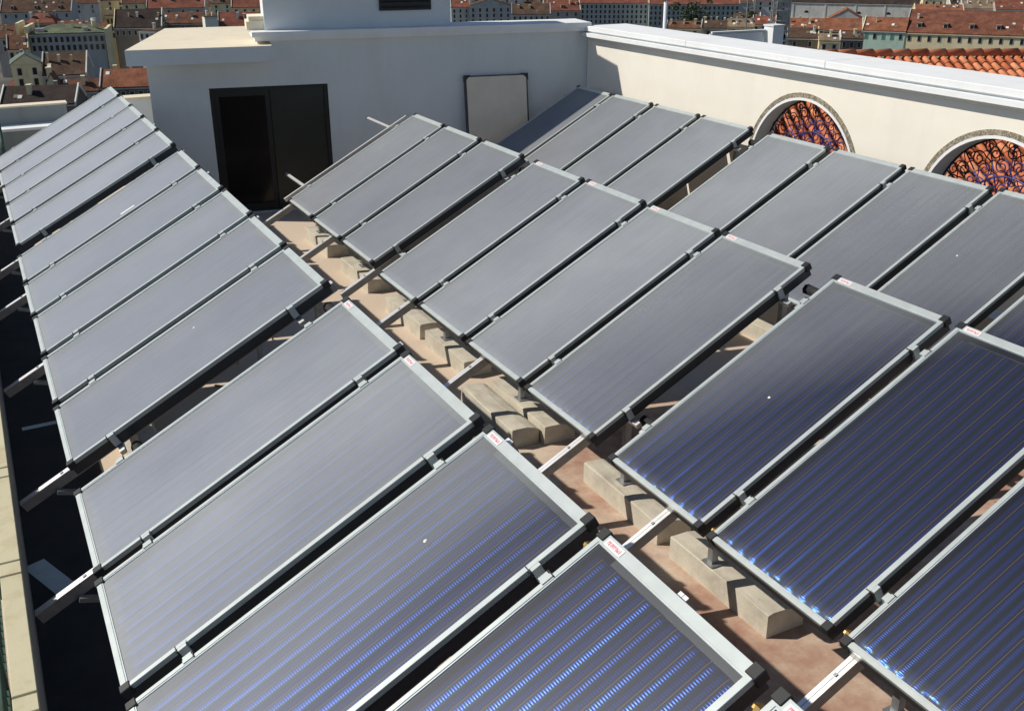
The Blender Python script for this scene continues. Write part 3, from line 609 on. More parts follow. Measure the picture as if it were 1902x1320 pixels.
# ------------------------------------------------------------------ the town below: kind, label, front left corner x y, heading, width, depth, eaves height, roof shape, roof height, wall, roof, window rows, columns, chimneys, dormers
CITY = [
 ('town_house', 'cream house with sunlit yellow side wall at the left edge of town', 13.81, 396.43, -3.2, 9.39, 13.6, -37.85, 'gable_front', 3.04, 'cream', 'slate', 2, 2, 0, 0),
 ('town_house', 'house with broad dark brown roof and two stacks beside the cream house', 22.82, 395.31, -13.2, 14.21, 18.7, -41.83, 'gable', 6.08, 'grey', 'brown', 1, 5, 2, 0),
 ('town_house', 'low house with sunlit red roof just left of the white roof slab', 37.74, 365.52, -15.2, 16.58, 15.3, -43.33, 'gable', 4.56, 'dark', 'orange', 1, 6, 1, 0),
 ('town_house', 'small red roofed house behind the far end of the left collectors', 23.16, 367.3, -11.2, 13.96, 10.2, -44.07, 'gable', 3.04, 'grey', 'rust', 1, 5, 1, 0),
 ('town_house', 'dark roof nearest the terrace at the left edge', 7.08, 343.61, -17.2, 21.12, 15.3, -43.67, 'gable', 4.18, 'dark', 'dark', 0, 8, 0, 0),
 ('town_house', 'little pale yellow gable standing among red roofs', 21.98, 366.57, -13.2, 3.21, 6.8, -41.21, 'gable_front', 3.04, 'cream', 'rust', 0, 1, 0, 0),
 ('town_house', 'long pale blue facade with two rows of windows between cream end walls', 27.42, 515.16, -12.2, 30.93, 20.4, -38.18, 'hip', 2.85, 'bluegrey', 'green', 2, 13, 3, 0),
 ('town_house', 'cream walled house at the left end of the long blue facade', 17.42, 504.63, -7.2, 8.04, 15.3, -43.06, 'gable', 4.75, 'cream', 'rust', 1, 3, 0, 0),
 ('town_house', 'narrow tall ochre yellow house facing the sun', 68.07, 583.42, -7.2, 3.61, 15.3, -36.57, 'flat', 0.95, 'yellow', 'brown', 3, 2, 0, 0),
 ('town_house', 'house with big dark shaded roof right of the narrow yellow house', 69.09, 564.77, -15.2, 22.52, 23.8, -40.98, 'gable', 7.6, 'dark', 'dark', 1, 8, 2, 0),
 ('town_house', 'small white house with three windows above the white roof slab', 77.43, 544.27, -41.2, 9.03, 11.9, -41.31, 'flat', 1.14, 'white', 'brown', 1, 3, 0, 0),
 ('town_house', 'red roofed house with plain grey wall above the white roof slab', 109.98, 725.02, -17.2, 36.11, 22.1, -42.83, 'gable', 6.84, 'grey', 'red', 2, 4, 2, 0),
 ('town_house', 'low rust roofed house left of the cream chimney stack', 97.37, 597.76, -19.2, 21.82, 15.3, -42.47, 'gable', 4.75, 'dark', 'rust', 1, 3, 1, 0),
 ('town_house', 'sloping white chimney wall left of the roof tower', 116.54, 578.97, -2.2, 6.68, 8.5, -38.68, 'flat', 0.76, 'white', 'brown', 0, 2, 0, 0),
 ('town_house', 'red roofed house with scalloped eaves directly left of the tower', 124.16, 583.2, -15.2, 24.16, 18.7, -44.19, 'gable', 6.46, 'dark', 'red', 1, 5, 2, 0),
 ('town_house', 'red roof behind the scalloped eaves left of the tower', 158.58, 700.26, -17.2, 21.94, 20.4, -42.42, 'gable', 6.65, 'cream', 'red', 1, 4, 1, 0),
 ('town_house', 'wide brown roof with dormers at the top left corner', 27.34, 805.48, -15.2, 45.14, 27.2, -47.43, 'gable', 8.55, 'bluegrey', 'brown', 1, 7, 2, 3),
 ('town_house', 'red roofed house partly hidden by the right side of the tower', 312.13, 699.26, -22.2, 12.92, 17.0, -47.75, 'gable', 5.7, 'bluegrey', 'red', 3, 3, 0, 0),
 ('town_house', 'grey facade with pediment gable just right of the tower', 311.97, 668.38, -25.2, 28.56, 20.4, -45.24, 'gable_front', 4.56, 'bluegrey', 'brown', 3, 6, 0, 0),
 ('town_house', 'teal grey facade under a dark brown roof right of the pediment', 317.62, 616.29, -27.2, 24.51, 17.0, -47.34, 'gable', 5.7, 'bluegrey', 'brown', 2, 7, 0, 0),
 ('town_house', 'rust red roofed house with chimneys left of the long shaded facade', 356.97, 643.91, -23.2, 24.32, 17.0, -48.16, 'gable', 6.08, 'grey', 'red', 2, 4, 3, 1),
 ('town_house', 'long shaded blue facade with four rows of windows left of the white mast', 405.92, 691.37, -31.2, 56.02, 20.4, -47.56, 'gable', 5.7, 'bluegrey', 'red', 4, 17, 0, 0),
 ('town_house', 'long shaded teal facade with four rows of windows right of the white mast', 443.35, 645.62, -33.2, 63.74, 20.4, -47.01, 'gable', 5.7, 'teal', 'red', 4, 20, 3, 0),
 ('town_house', 'low cream house with red roof behind the white mast foot', 312.52, 439.22, -39.2, 16.85, 10.2, -42.16, 'gable', 2.66, 'cream', 'rust', 1, 3, 2, 0),
 ('town_house', 'small beige house between the white mast and the pale blue parapet', 333.84, 438.57, -37.2, 12.26, 10.2, -43.04, 'gable', 3.04, 'grey', 'brown', 1, 2, 1, 0),
 ('town_house', 'small tan roofed house behind the pale blue parapet', 350.88, 440.37, -39.2, 13.49, 10.2, -43.38, 'gable', 3.42, 'cream', 'tan', 1, 2, 2, 0),
 ('town_house', 'small red roofed house left of the scaffold tower', 378.03, 452.88, -41.2, 11.75, 11.9, -44.09, 'gable', 3.42, 'cream', 'red', 1, 3, 1, 0),
 ('church', 'long pale church wall with lunette windows under a huge dark roof', 534.07, 599.49, -49.2, 85.46, 37.4, -46.02, 'gable', 11.4, 'pale', 'dark', 0, 0, 0, 0),
 ('town_house', 'pale gabled house in front of the church wall', 472.29, 496.24, -43.2, 20.64, 17.0, -48.32, 'gable_front', 5.7, 'pale', 'orange', 1, 2, 0, 0),
 ('town_house', 'orange roofed house right of the scaffold tower', 403.38, 454.21, -41.2, 19.29, 17.0, -47.78, 'gable', 4.94, 'dark', 'orange', 1, 3, 2, 0),
 ('town_house', 'orange roofed house left of the green facade', 414.5, 437.87, -41.2, 19.94, 17.0, -47.59, 'gable', 5.32, 'dark', 'orange', 1, 4, 1, 0),
 ('town_house', 'house with pale green facade and green shutters', 371.19, 367.12, -51.2, 18.8, 18.7, -40.28, 'gable', 4.94, 'mint', 'orange', 1, 5, 1, 0),
 ('town_house', 'long cream facade under a huge red roof with five dormers', 383.07, 352.81, -51.2, 55.15, 40.8, -40.65, 'gable', 8.36, 'cream', 'brick', 1, 13, 2, 5),
 ('town_house', 'small pale yellow house peeping over the white wall top', 319.98, 339.86, -39.2, 8.24, 10.2, -40.25, 'gable', 2.28, 'cream', 'tan', 1, 2, 0, 0),
 ('town_house', 'dark walled house behind the pale blue parapet end', 314.48, 353.6, -39.2, 12.89, 11.9, -39.82, 'gable', 3.42, 'dark', 'brown', 1, 2, 0, 0),
 ('town_house', 'dark house in shade left of the green shuttered facade', 343.23, 351.47, -39.2, 9.49, 11.9, -41.46, 'gable', 2.28, 'dark', 'brown', 1, 3, 0, 0),
 ('town_house', 'cream house with low roof in front of the church roof', 547.72, 498.36, -41.2, 29.07, 17.0, -46.86, 'gable', 3.8, 'cream', 'orange', 1, 5, 2, 0),
 ('town_house', 'grey house behind the left part of the huge red roof', 594.26, 501.31, -39.2, 20.69, 15.3, -46.72, 'gable', 4.56, 'pale', 'tan', 2, 4, 1, 0),
 ('town_house', 'red roofed house at the top right corner', 603.88, 483.01, -39.2, 22.84, 17.0, -46.64, 'gable', 5.32, 'grey', 'red', 2, 4, 2, 0),
 ('town_house', 'dark walled red roofed house, first from left, nearest background row left of the tower', 12.31, 453.8, -15.7, 13.04, 19.3, -53.35, 'hip', 5.45, 'dark', 'red', 2, 2, 1, 0),
 ('town_house', 'grey rust roofed house, second from left, nearest background row left of the tower', 28.71, 447.61, -13.6, 13.01, 18.0, -56.66, 'hip', 5.82, 'grey', 'rust', 2, 2, 1, 1),
 ('town_house', 'grey brown roofed house, third from left, nearest background row left of the tower', 43.98, 429.26, -16.9, 10.01, 16.9, -53.6, 'gable', 5.05, 'grey', 'brown', 2, 2, 1, 1),
 ('town_house', 'grey brown roofed house, fourth from left, nearest background row left of the tower', 57.44, 429.22, -9.2, 12.18, 17.2, -55.45, 'gable', 6.06, 'grey', 'brown', 2, 2, 1, 0),
 ('town_house', 'grey rust roofed house, first from left, middle background row left of the tower', 18.46, 680.41, -14.1, 16.37, 21.1, -53.14, 'gable', 6.43, 'grey', 'rust', 2, 2, 0, 0),
 ('town_house', 'dark walled red roofed house, second from left, middle background row left of the tower', 35.88, 686.41, -16.6, 15.87, 18.0, -46.17, 'hip', 4.71, 'dark', 'red', 2, 2, 1, 0),
 ('town_house', 'grey red roofed house, third from left, middle background row left of the tower', 48.92, 657.83, -17.1, 13.49, 20.1, -50.75, 'gable', 6.3, 'grey', 'red', 2, 2, 1, 1),
 ('town_house', 'blue grey rust roofed house, fourth from left, middle background row left of the tower', 62.8, 658.03, -14.0, 17.65, 17.9, -49.84, 'gable', 4.18, 'bluegrey', 'rust', 2, 2, 1, 0),
 ('town_house', 'pale rust roofed house, fifth from left, middle background row left of the tower', 78.88, 641.49, -15.5, 14.65, 22.0, -50.26, 'gable', 4.21, 'pale', 'rust', 2, 2, 1, 0),
 ('town_house', 'pale rust roofed house, sixth from left, middle background row left of the tower', 94.91, 647.08, -14.2, 16.28, 15.4, -52.79, 'hip', 5.39, 'pale', 'rust', 2, 2, 2, 1),
 ('town_house', 'blue grey brown roofed house, seventh from left, middle background row left of the tower', 109.38, 631.2, -12.3, 14.35, 16.9, -50.32, 'hip', 4.68, 'bluegrey', 'brown', 2, 2, 1, 1),
 ('town_house', 'grey rust roofed house, eighth from left, middle background row left of the tower', 123.57, 626.74, -16.9, 21.74, 16.0, -46.39, 'gable', 4.81, 'grey', 'rust', 2, 3, 2, 0),
 ('town_house', 'cream red roofed house, ninth from left, middle background row left of the tower', 144.18, 618.66, -9.4, 17.58, 21.6, -46.21, 'gable', 4.79, 'cream', 'red', 2, 2, 0, 0),
 ('town_house', 'grey brown roofed house, first from left, middle background row right of the tower', 387.67, 481.42, -39.2, 14.65, 18.1, -46.13, 'gable', 4.65, 'grey', 'brown', 2, 2, 1, 1),
 ('town_house', 'blue grey dark roofed house, second from left, middle background row right of the tower', 414.33, 488.9, -35.9, 18.5, 22.0, -52.34, 'hip', 5.57, 'bluegrey', 'dark', 2, 2, 1, 1),
 ('town_house', 'cream dark roofed house, first from left, farthest row left of the tower', 26.04, 959.76, -12.1, 16.55, 15.4, -53.24, 'gable', 4.36, 'cream', 'dark', 2, 2, 1, 0),
 ('town_house', 'pale red roofed house, second from left, farthest row left of the tower', 38.57, 937.93, -9.7, 16.88, 15.6, -52.81, 'hip', 6.05, 'pale', 'red', 2, 2, 1, 0),
 ('town_house', 'dark walled brown roofed house, third from left, farthest row left of the tower', 53.11, 945.32, -13.2, 17.49, 15.5, -49.63, 'gable', 5.84, 'dark', 'brown', 2, 2, 2, 0),
 ('town_house', 'grey brown roofed house, fourth from left, farthest row left of the tower', 66.1, 930.75, -10.1, 21.25, 22.1, -48.56, 'hip', 5.06, 'grey', 'brown', 2, 2, 2, 0),
 ('town_house', 'pale rust roofed house, fifth from left, farthest row left of the tower', 82.07, 906.76, -13.3, 19.78, 19.4, -49.09, 'gable', 6.73, 'pale', 'rust', 2, 2, 0, 0),
 ('town_house', 'cream red roofed house, sixth from left, farthest row left of the tower', 100.51, 919.64, -16.0, 23.2, 17.8, -48.15, 'hip', 4.72, 'cream', 'red', 2, 3, 1, 0),
 ('town_house', 'cream rust roofed house, seventh from left, farthest row left of the tower', 117.95, 897.94, -12.1, 21.37, 17.0, -49.88, 'gable', 6.52, 'cream', 'rust', 2, 3, 2, 0),
 ('town_house', 'blue grey rust roofed house, eighth from left, farthest row left of the tower', 136.11, 890.94, -10.4, 20.62, 21.0, -50.87, 'hip', 4.35, 'bluegrey', 'rust', 2, 2, 1, 0),
 ('town_house', 'dark walled rust roofed house, ninth from left, farthest row left of the tower', 152.91, 879.33, -11.8, 16.79, 18.8, -49.65, 'hip', 6.41, 'dark', 'rust', 2, 2, 2, 0),
 ('town_house', 'grey rust roofed house, tenth from left, farthest row left of the tower', 167.79, 879.3, -14.3, 16.21, 17.2, -53.13, 'hip', 6.29, 'grey', 'rust', 2, 2, 0, 1),
 ('town_house', 'cream brown roofed house, eleventh from left, farthest row left of the tower', 179.01, 862.12, -16.8, 16.77, 16.3, -49.78, 'hip', 4.49, 'cream', 'brown', 2, 2, 0, 1),
 ('town_house', 'grey dark roofed house, twelfth from left, farthest row left of the tower', 195.02, 865.42, -13.4, 20.39, 16.7, -48.31, 'gable', 6.08, 'grey', 'dark', 2, 2, 2, 1),
 ('town_house', 'cream dark roofed house, thirteenth from left, farthest row left of the tower', 211.17, 853.34, -13.2, 21.37, 21.7, -51.96, 'gable', 5.23, 'cream', 'dark', 2, 3, 1, 0),
 ('town_house', 'blue grey red roofed house, first from left, farthest row right of the tower', 346.72, 781.13, -34.1, 18.07, 16.6, -46.31, 'gable', 5.18, 'bluegrey', 'red', 2, 2, 1, 0),
 ('town_house', 'grey brown roofed house, second from left, farthest row right of the tower', 360.3, 768.0, -33.3, 16.96, 21.4, -45.6, 'gable', 5.61, 'grey', 'brown', 2, 2, 1, 0),
 ('town_house', 'pale dark roofed house, third from left, farthest row right of the tower', 374.12, 757.5, -36.8, 21.69, 18.3, -46.6, 'gable', 5.48, 'pale', 'dark', 2, 3, 0, 0),
 ('town_house', 'blue grey brown roofed house, fourth from left, farthest row right of the tower', 398.54, 756.54, -33.9, 20.67, 20.0, -52.87, 'gable', 4.58, 'bluegrey', 'brown', 2, 3, 2, 0),
 ('town_house', 'dark walled rust roofed house, fifth from left, farthest row right of the tower', 417.52, 746.58, -35.4, 18.41, 17.3, -47.92, 'hip', 4.62, 'dark', 'rust', 2, 2, 1, 0),
 ('town_house', 'blue grey rust roofed house, sixth from left, farthest row right of the tower', 432.18, 733.28, -36.8, 18.78, 16.3, -45.82, 'gable', 5.7, 'bluegrey', 'rust', 2, 3, 1, 0),
 ('town_house', 'dark walled rust roofed house, seventh from left, farthest row right of the tower', 446.68, 718.65, -37.1, 17.34, 21.9, -49.39, 'gable', 5.63, 'dark', 'rust', 2, 2, 0, 0),
 ('town_house', 'dark walled rust roofed house, eighth from left, farthest row right of the tower', 468.23, 717.51, -33.8, 13.63, 21.8, -52.06, 'gable', 4.84, 'dark', 'rust', 2, 2, 2, 0),
 ('town_house', 'pale red roofed house, ninth from left, farthest row right of the tower', 480.39, 708.74, -36.2, 15.17, 16.6, -46.24, 'gable', 4.52, 'pale', 'red', 2, 2, 0, 0),
 ('town_house', 'cream brown roofed house, tenth from left, farthest row right of the tower', 495.74, 700.95, -36.2, 14.02, 17.7, -51.58, 'gable', 5.51, 'cream', 'brown', 2, 2, 0, 1),
 ('town_house', 'pale brown roofed house, eleventh from left, farthest row right of the tower', 517.57, 704.08, -36.1, 17.31, 15.5, -47.7, 'hip', 5.82, 'pale', 'brown', 2, 2, 1, 1),
 ('town_house', 'pale rust roofed house, twelfth from left, farthest row right of the tower', 531.53, 689.98, -39.3, 16.46, 21.1, -51.65, 'hip', 5.85, 'pale', 'rust', 2, 2, 1, 0),
 ('town_house', 'blue grey rust roofed house, thirteenth from left, farthest row right of the tower', 550.91, 684.28, -40.4, 14.37, 16.6, -50.89, 'gable', 4.53, 'bluegrey', 'rust', 2, 2, 0, 0),
 ('town_house', 'pale red roofed house, fourteenth from left, farthest row right of the tower', 566.38, 676.6, -38.0, 14.65, 16.2, -49.94, 'hip', 6.3, 'pale', 'red', 2, 2, 0, 0),
 ('town_house', 'grey dark roofed house, fifteenth from left, farthest row right of the tower', 580.92, 666.9, -38.4, 15.92, 19.6, -50.55, 'hip', 6.4, 'grey', 'dark', 2, 2, 0, 0),
 ('town_house', 'pale rust roofed house, sixteenth from left, farthest row right of the tower', 595.15, 654.66, -40.0, 12.07, 19.2, -53.08, 'gable', 4.49, 'pale', 'rust', 2, 2, 1, 0),
 ('town_house', 'pale brown roofed house, seventeenth from left, farthest row right of the tower', 601.29, 639.79, -37.5, 18.13, 21.8, -46.04, 'gable', 5.05, 'pale', 'brown', 2, 3, 2, 0),
 ('town_house', 'cream rust roofed house, eighteenth from left, farthest row right of the tower', 620.68, 628.53, -34.4, 14.58, 20.1, -49.97, 'gable', 5.27, 'cream', 'rust', 2, 2, 1, 1),
 ('town_house', 'blue grey rust roofed house, nineteenth from left, farthest row right of the tower', 638.61, 621.39, -38.6, 12.51, 20.7, -46.08, 'gable', 6.31, 'bluegrey', 'rust', 2, 2, 2, 1),
 ('town_house', 'cream dark roofed house, twentieth from left, farthest row right of the tower', 657.33, 616.51, -35.2, 14.71, 16.1, -49.39, 'gable', 6.35, 'cream', 'dark', 2, 2, 2, 0),
 ('town_house', 'cream brown roofed house, twenty-first from left, farthest row right of the tower', 683.52, 615.6, -37.9, 16.32, 20.5, -46.41, 'hip', 4.67, 'cream', 'brown', 2, 3, 1, 0),
 ('town_house', 'pale dark roofed house, twenty-second from left, farthest row right of the tower', 689.91, 593.76, -33.5, 13.8, 17.2, -53.3, 'gable', 5.08, 'pale', 'dark', 2, 2, 2, 1),
 ('town_house', 'dark walled rust roofed house, twenty-third from left, farthest row right of the tower', 717.48, 594.86, -35.1, 11.14, 20.1, -52.77, 'hip', 4.24, 'dark', 'rust', 2, 2, 0, 1),
 ('town_house', 'grey rust roofed house, twenty-fourth from left, farthest row right of the tower', 734.0, 589.42, -41.1, 10.63, 19.7, -49.87, 'gable', 4.85, 'grey', 'rust', 2, 2, 1, 1),
 ('town_house', 'pale rust roofed house, twenty-fifth from left, farthest row right of the tower', 750.36, 583.17, -37.6, 12.99, 16.0, -50.09, 'hip', 4.38, 'pale', 'rust', 2, 2, 0, 0),
]
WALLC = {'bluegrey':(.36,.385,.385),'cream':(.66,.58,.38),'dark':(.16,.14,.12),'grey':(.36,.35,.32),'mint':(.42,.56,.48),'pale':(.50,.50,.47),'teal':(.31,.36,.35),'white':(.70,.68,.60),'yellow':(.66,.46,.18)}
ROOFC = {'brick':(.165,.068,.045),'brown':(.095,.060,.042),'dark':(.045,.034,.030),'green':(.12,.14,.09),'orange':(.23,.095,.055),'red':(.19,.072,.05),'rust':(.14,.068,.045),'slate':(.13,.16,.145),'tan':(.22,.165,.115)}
def m_roof(nm, c):
    m = NT('roof_'+nm).set(rough=.9, spec=.15); v = m.geo()
    n = m.noise(v, .22, 6, .7); n2 = m.noise(v, 2.2, 4, .7)
    f = m.math('ADD', m.math('MULTIPLY', n, .6), m.math('MULTIPLY', n2, .4))
    m.l(m.ramp(f, [(.32, tuple(x*.4 for x in c)), (.5, c), (.66, tuple(min(1,x*1.7) for x in c))]), m.b.inputs['Base Color'])
    m.bump(n2, .6, .4); return m.m
def m_wall(nm, c):
    m = NT('facade_'+nm).set(rough=.9, spec=.15); v = m.geo((1,1,.5)); n = m.noise(v, .25, 6, .7)
    m.l(m.ramp(n, [(.28, tuple(x*.62 for x in c)), (.5, tuple(x*.92 for x in c)), (.72, c)]), m.b.inputs['Base Color']); return m.m
MW = {k: m_wall(k, tuple(min(.85, x*1.28) for x in c)) for k, c in WALLC.items()}; MR = {k: m_roof(k, tuple(x*1.1 for x in c)) for k, c in ROOFC.items()}
bm = bmesh.new(); box(bm, -.5,.5,-.12,.0,-.5,.5); WIN = mesh_of('window', bm, M['surround'])
bm = bmesh.new(); box(bm, -.38,.38,-.14,-.122,-.44,.44); PANE = mesh_of('pane', bm, M['glass_dark'])
bm = bmesh.new(); box(bm, -.38,.38,-.14,-.122,-.44,.44); SHUT = mesh_of('shutter', bm, M['shutter'])
bm = bmesh.new(); box(bm, -.5,.5,-.5,.5,0,1); box(bm, -.62,.62,-.62,.62,1,1.12); CHIM = {k: mesh_of('chimney', bm.copy(), MW[k]) for k in ('cream','white','grey','dark')}
def lunette():
    bm = bmesh.new(); n = 10
    V = [[bm.verts.new((1.5*math.cos(math.pi*k/n), y, 1.5*math.sin(math.pi*k/n))) for k in range(n+1)] for y in (-.1, 0)]
    for k in range(n): bm.faces.new((V[0][k],V[0][k+1],V[1][k+1],V[1][k]))
    bm.faces.new(V[0]); bm.faces.new(V[1][::-1]); return mesh_of('lunette_window', bm, M['glass_dark'])
LUN = lunette()
def rprism(bm, prof, y0, y1, th):
    """roof slabs: profile list of (x,z) extruded along y"""
    pass
GZ = -75
def town(name, label, x, y, a, w, D, ze, roof, rh, wall, rc, rows, cols, nch, ndm):
    o = empty(name, (x, y, GZ), (0,0,math.radians(a)), label, 'church' if name == 'church' else 'house')
    z = ze-GZ; ov = .45
    bm = bmesh.new(); box(bm, 0, w, 0, D, 0, z)
    if roof == 'gable':
        for xx in (0, w):
            s = .35 if xx == 0 else -.35
            V = [bm.verts.new(c) for c in ((xx,0,z),(xx,D,z),(xx,D/2,z+rh),(xx+s,0,z),(xx+s,D,z),(xx+s,D/2,z+rh))]
            for f in ((0,1,2),(3,5,4),(0,2,5,3),(1,4,5,2)): bm.faces.new([V[i] for i in f])
    elif roof == 'gable_front':
        for yy in (0, D):
            s = .35 if yy == 0 else -.35
            V = [bm.verts.new(c) for c in ((0,yy,z),(w,yy,z),(w/2,yy,z+rh),(0,yy+s,z),(w,yy+s,z),(w/2,yy+s,z+rh))]
            for f in ((0,2,1),(3,4,5),(0,3,5,2),(1,2,5,4)): bm.faces.new([V[i] for i in f])
    part('wall', bm, MW[wall], o)
    bm = bmesh.new(); t = .3
    def slab(q):
        A_ = [bm.verts.new(c) for c in q]; B_ = [bm.verts.new((c[0], c[1], c[2]+t)) for c in q]; n = len(q)
        bm.faces.new(A_[::-1]); bm.faces.new(B_)
        for k in range(n): bm.faces.new((A_[k], A_[(k+1)%n], B_[(k+1)%n], B_[k]))
    dz = ov*rh/(D/2)
    if roof == 'gable':
        slab([(-.25,-ov,z-dz),(w+.25,-ov,z-dz),(w+.25,D/2,z+rh),(-.25,D/2,z+rh)]); slab([(-.25,D/2,z+rh),(w+.25,D/2,z+rh),(w+.25,D+ov,z-dz),(-.25,D+ov,z-dz)])
    elif roof == 'gable_front':
        dz = ov*rh/(w/2)
        slab([(-ov,-.25,z-dz),(w/2,-.25,z+rh),(w/2,D+.25,z+rh),(-ov,D+.25,z-dz)]); slab([(w/2,-.25,z+rh),(w+ov,-.25,z-dz),(w+ov,D+.25,z-dz),(w/2,D+.25,z+rh)])
    elif roof == 'hip':
        i = min(D/2, w*.3); slab([(-ov,-ov,z-dz),(w+ov,-ov,z-dz),(w-i,D/2,z+rh),(i,D/2,z+rh)]); slab([(i,D/2,z+rh),(w-i,D/2,z+rh),(w+ov,D+ov,z-dz),(-ov,D+ov,z-dz)])
        slab([(-ov,D+ov,z-dz),(-ov,-ov,z-dz),(i,D/2,z+rh)]); slab([(w+ov,-ov,z-dz),(w+ov,D+ov,z-dz),(w-i,D/2,z+rh)])
    else:
        slab([(-.3,-.3,z),(w+.3,-.3,z),(w+.3,D+.3,z),(-.3,D+.3,z)])
    rf = part('roof', bm, MR[rc], o)
    boxpart('cornice', (-.2,w+.2,-.5,-.003,z-.75,z-.42), MW['pale' if wall != 'cream' else 'cream'], o)
    if name == 'church':
        for fx in (.13,.40,.47,.55,.78): obj('lunette_window', LUN, o, loc=(w*fx,-.003,z-7))
        boxpart('cornice', (-.2,w+.2,-.6,-.003,z-11.4,z-10.7), MW['pale'], o)
        for fx in (.02,.28,.52,.75,.98): boxpart('pilaster', (w*fx-.5,w*fx+.5,-.3,-.003,0,z-.8), MW['pale'], o)
    px = w/max(cols,1); ww = min(1.25, px*.52)
    for r in range(rows):
        for c in range(cols):
            wz = z-2.6-r*3.5
            q = obj('window', WIN, o, loc=((c+.5)*px, -.003, wz), scale=(ww*1.3,1,2.5))
            obj('shutter' if wall == 'mint' and c % 3 != 1 else 'pane', SHUT if wall == 'mint' and c % 3 != 1 else PANE, q)
    rnd = random.Random(label)
    nch += rnd.randint(1, 3)
    for k in range(nch):
        fx = (k+.5+rnd.uniform(-.25,.25))/max(nch,1); cz = rh*(.55 if roof != 'flat' else 0); sx = rnd.uniform(.5,1.3)
        obj('chimney', CHIM[rnd.choice(['cream','cream','white','grey'])], o, loc=(w*fx, D*rnd.choice([.3,.7]), z+cz-1.0), scale=(sx, sx*1.6, rnd.uniform(2.6,4)))
    if roof == 'gable':
        for xx in (-.28, w-.12):                       # fire walls standing proud of the tiles
            if rnd.random() < .3: continue
            bm = bmesh.new(); q0 = [(-ov,z-dz-.2),(D/2,z+rh-.2),(D+ov,z-dz-.2)]; V = []
            for x_ in (xx, xx+.4): V.append([bm.verts.new((x_, yy, zz+dzz)) for dzz in (0, 1.0) for yy, zz in q0])
            for A_ in V: bm.faces.new((A_[0],A_[1],A_[4],A_[3])); bm.faces.new((A_[1],A_[2],A_[5],A_[4]))
            for i_, j_ in ((3,4),(4,5),(0,1),(1,2),(0,3),(2,5)): bm.faces.new((V[0][i_],V[0][j_],V[1][j_],V[1][i_]))
            part('party_wall', bm, MW[rnd.choice(['cream','pale','white','grey'])], o)
        for k in range(rnd.randint(1, 4)):             # roof lights and vents
            fx, fy = rnd.uniform(.08,.92), rnd.uniform(.12,.4); zz = z+rh*fy*2+.3
            bm = bmesh.new(); box(bm, -.6, .6, -.8, .8, 0, .18, Matrix.Translation((w*fx, D*fy, zz)) @ Matrix.Rotation(math.atan2(rh, D/2), 4, 'X')); part('roof_light', bm, MW[rnd.choice(['pale','white','dark'])], o)
    for k in range(ndm):
        fx = (k+.5)/ndm; yy = D*.10; zb = z+rh*.2-.2
        bm = bmesh.new(); box(bm, w*fx-1.0, w*fx+1.0, yy, yy+4.5, zb, zb+2.1); dm = part('dormer', bm, MW['pale'], o)
        boxpart('dormer_roof', (w*fx-1.3,w*fx+1.3,yy-.4,yy+4.6,zb+2.102,zb+2.4), MR['tan'], dm)
        boxpart('pane', (w*fx-.7,w*fx+.7,yy-.06,yy-.002,zb+.3,zb+1.8), M['glass_dark'], dm)
    return o
for h in CITY:
    o = town(*h)
    if h[1].startswith('long pale blue facade'):       # cream end walls, water tank and roof clutter
        w, D, z = h[5], h[6], h[7]-GZ
        for xx in (-1.6, w+.3): boxpart('end_wall', (xx, xx+1.3, -1.2, D+.4, 0, z+(3.2 if xx < 0 else 1.6)), MW['cream'], o)
        boxpart('end_wall', (-5.4, -4.2, 2, D, 0, z+4.5), MW['cream'], o)
        bm = bmesh.new(); tube(bm, [(w*.86,D*.4,z+1),(w*.86,D*.4,z+5.5)], 1.3, 10); part('water_tank', bm, MW['white'], o, True)
        for k in range(5):
            bm = bmesh.new(); tube(bm, [(w*(.78+.04*k),D*.35,z),(w*(.78+.04*k),D*.35,z+9+k%3*2)], .12, 5); part('aerial', bm, M['steel'], o)
        for fx in (.08,.14,.72): boxpart('roof_unit', (w*fx,w*fx+1.8,1.5,3.5,z+.3,z+2.2), MW['pale'], o)

# cream end walls and roof clutter of the long blue facade
def tree(loc, R, Ht, label, seed):
    rnd = random.Random(seed); o = empty('tree', loc, label=label, cat='tree')
    bm = bmesh.new(); tube(bm, [(0,0,0),(.2,0,Ht*.3),(.1,.2,Ht*.6)], lambda t: .45*(1-t*.6), 6); part('trunk', bm, M['bark'], o, True)
    bm = bmesh.new()
    cl = [(rnd.gauss(0,R*.42), rnd.gauss(0,R*.42), Ht*.62+rnd.gauss(0,R*.35), rnd.uniform(.22,.42)*R) for _ in range(26)]
    for cx, cy, cz, cr in cl:
        for _ in range(70):
            d = Vector((rnd.gauss(0,1),rnd.gauss(0,1),rnd.gauss(0,1))).normalized()*cr*rnd.uniform(.6,1.05); p = Vector((cx,cy,cz))+d
            a = Vector((rnd.gauss(0,1),rnd.gauss(0,1),rnd.gauss(0,1))).normalized(); b = a.cross(d).normalized() if a.cross(d).length > .01 else Vector((1,0,0)); s = rnd.uniform(.25,.5)*R*.13
            V = [bm.verts.new(p+a*s), bm.verts.new(p+b*s), bm.verts.new(p-a*s), bm.verts.new(p-b*s)]; bm.faces.new(V)
    tag(part('crown', bm, M['leaf'], o), kind='stuff')
def cam_pt(dx, dy, dz): return (dx, dy, dz+H)
tree((396, 472, -66), 10, 30, 'dark green tree beside the scaffold tower', 3)
tree((388, 520, -66), 11, 32, 'dark green tree behind the red roofed house left of the scaffold', 4)
tree((87, 520, -62), 8, 26, 'dark tree between the long blue facade and the narrow yellow house', 5)
tree((455, 420, -66), 8, 22, 'dark bushy tree behind the pale blue parapet end', 6)

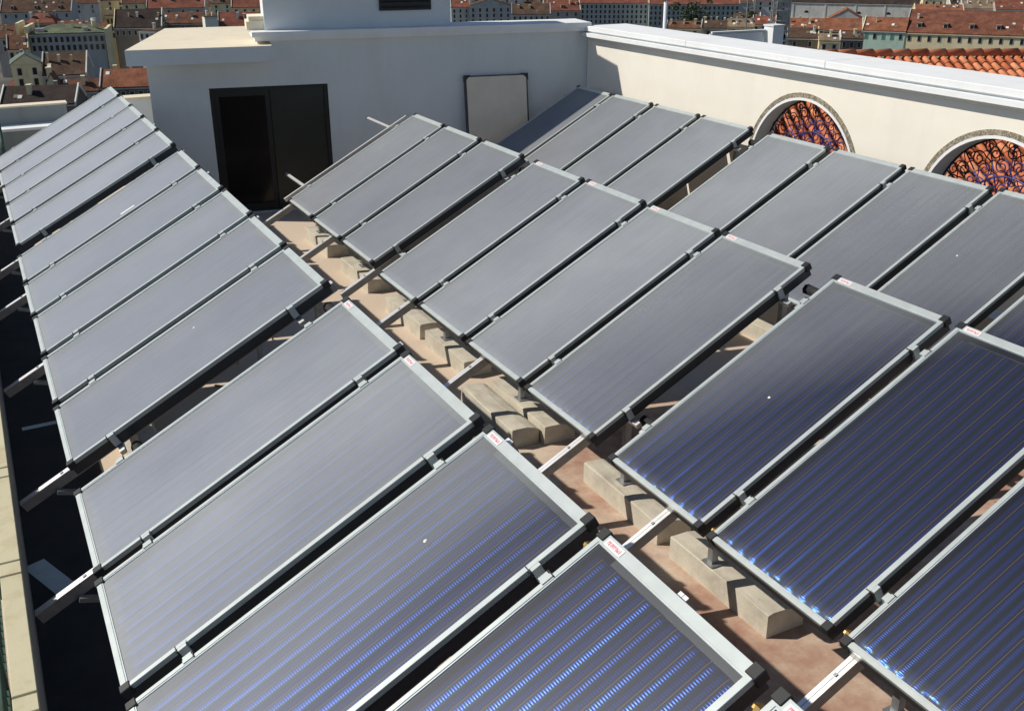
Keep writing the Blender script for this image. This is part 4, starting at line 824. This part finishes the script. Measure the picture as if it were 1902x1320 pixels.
# white flue mast
mt = empty('white_mast', (42.9, 60.5, -20), label='slim white mast rising behind the white wall top', cat='mast')
bm = bmesh.new(); tube(bm, [(0,0,0),(0,0,24)], .135, 12); part('shaft', bm, M['white'], mt, True)
bm = bmesh.new(); tube(bm, [(0,0,19.55),(0,0,19.75)], .24, 12); part('collar', bm, M['steel'], mt, True)
# pale parapet of the neighbouring roof
npz = empty('neighbour_parapet', (51, 61.8, -14), label='pale blue white parapet with end pillar of the neighbouring roof', cat='parapet')
bm = bmesh.new(); beam(bm, (-2.2,1.05,5.3), (1.35,-.55,5.45), .3, 11.2); part('wall', bm, M['white'], npz)
bm = bmesh.new(); beam(bm, (-2.25,1.07,11.0), (1.35,-.55,11.15), .42, .12); part('coping', bm, M['plaster'], npz)
boxpart('pillar', (1.36, 2.35, -1.4, -.4, 0, 11.45), M['white'], npz); boxpart('pillar_cap', (1.30,2.41,-1.46,-.34,11.452,11.55), M['plaster'], npz)
# scaffold tower
sc = empty('scaffold_tower', (226, 258, -40), (0,0,-.5), label='grey scaffold tower in front of the church wall', cat='scaffold')
for xx in (-2.6, 2.6):
    for yy in (-1.2, 1.2):
        bm = bmesh.new(); tube(bm, [(xx,yy,0),(xx,yy,36)], .22, 6); part('post', bm, M['steel'], sc)
for k in range(9):
    boxpart('platform', (-2.8,2.8,-1.4,1.4,8+k*3,8.25+k*3), M['steel'], sc)
    bm = bmesh.new(); tube(bm, [(-2.6,-1.2,8.2+k*3),(2.6,-1.2,11+k*3)], .1, 5); part('brace', bm, M['steel'], sc)
# television antenna lines
for ax_, ay_, zt, lb in ((132, 160, -6.0, 'thin metal antenna pole right of the white mast'),):
    an = empty('antenna_pole', (ax_, ay_, -40), label=lb, cat='antenna'); bm = bmesh.new(); tube(bm, [(0,0,0),(0,0,zt+40)], .12, 6); part('pole', bm, M['steel'], an)
    bm = bmesh.new(); tube(bm, [(-1.5,0,33),(1.5,0,33)], .08, 5); part('crossbar', bm, M['steel'], an)
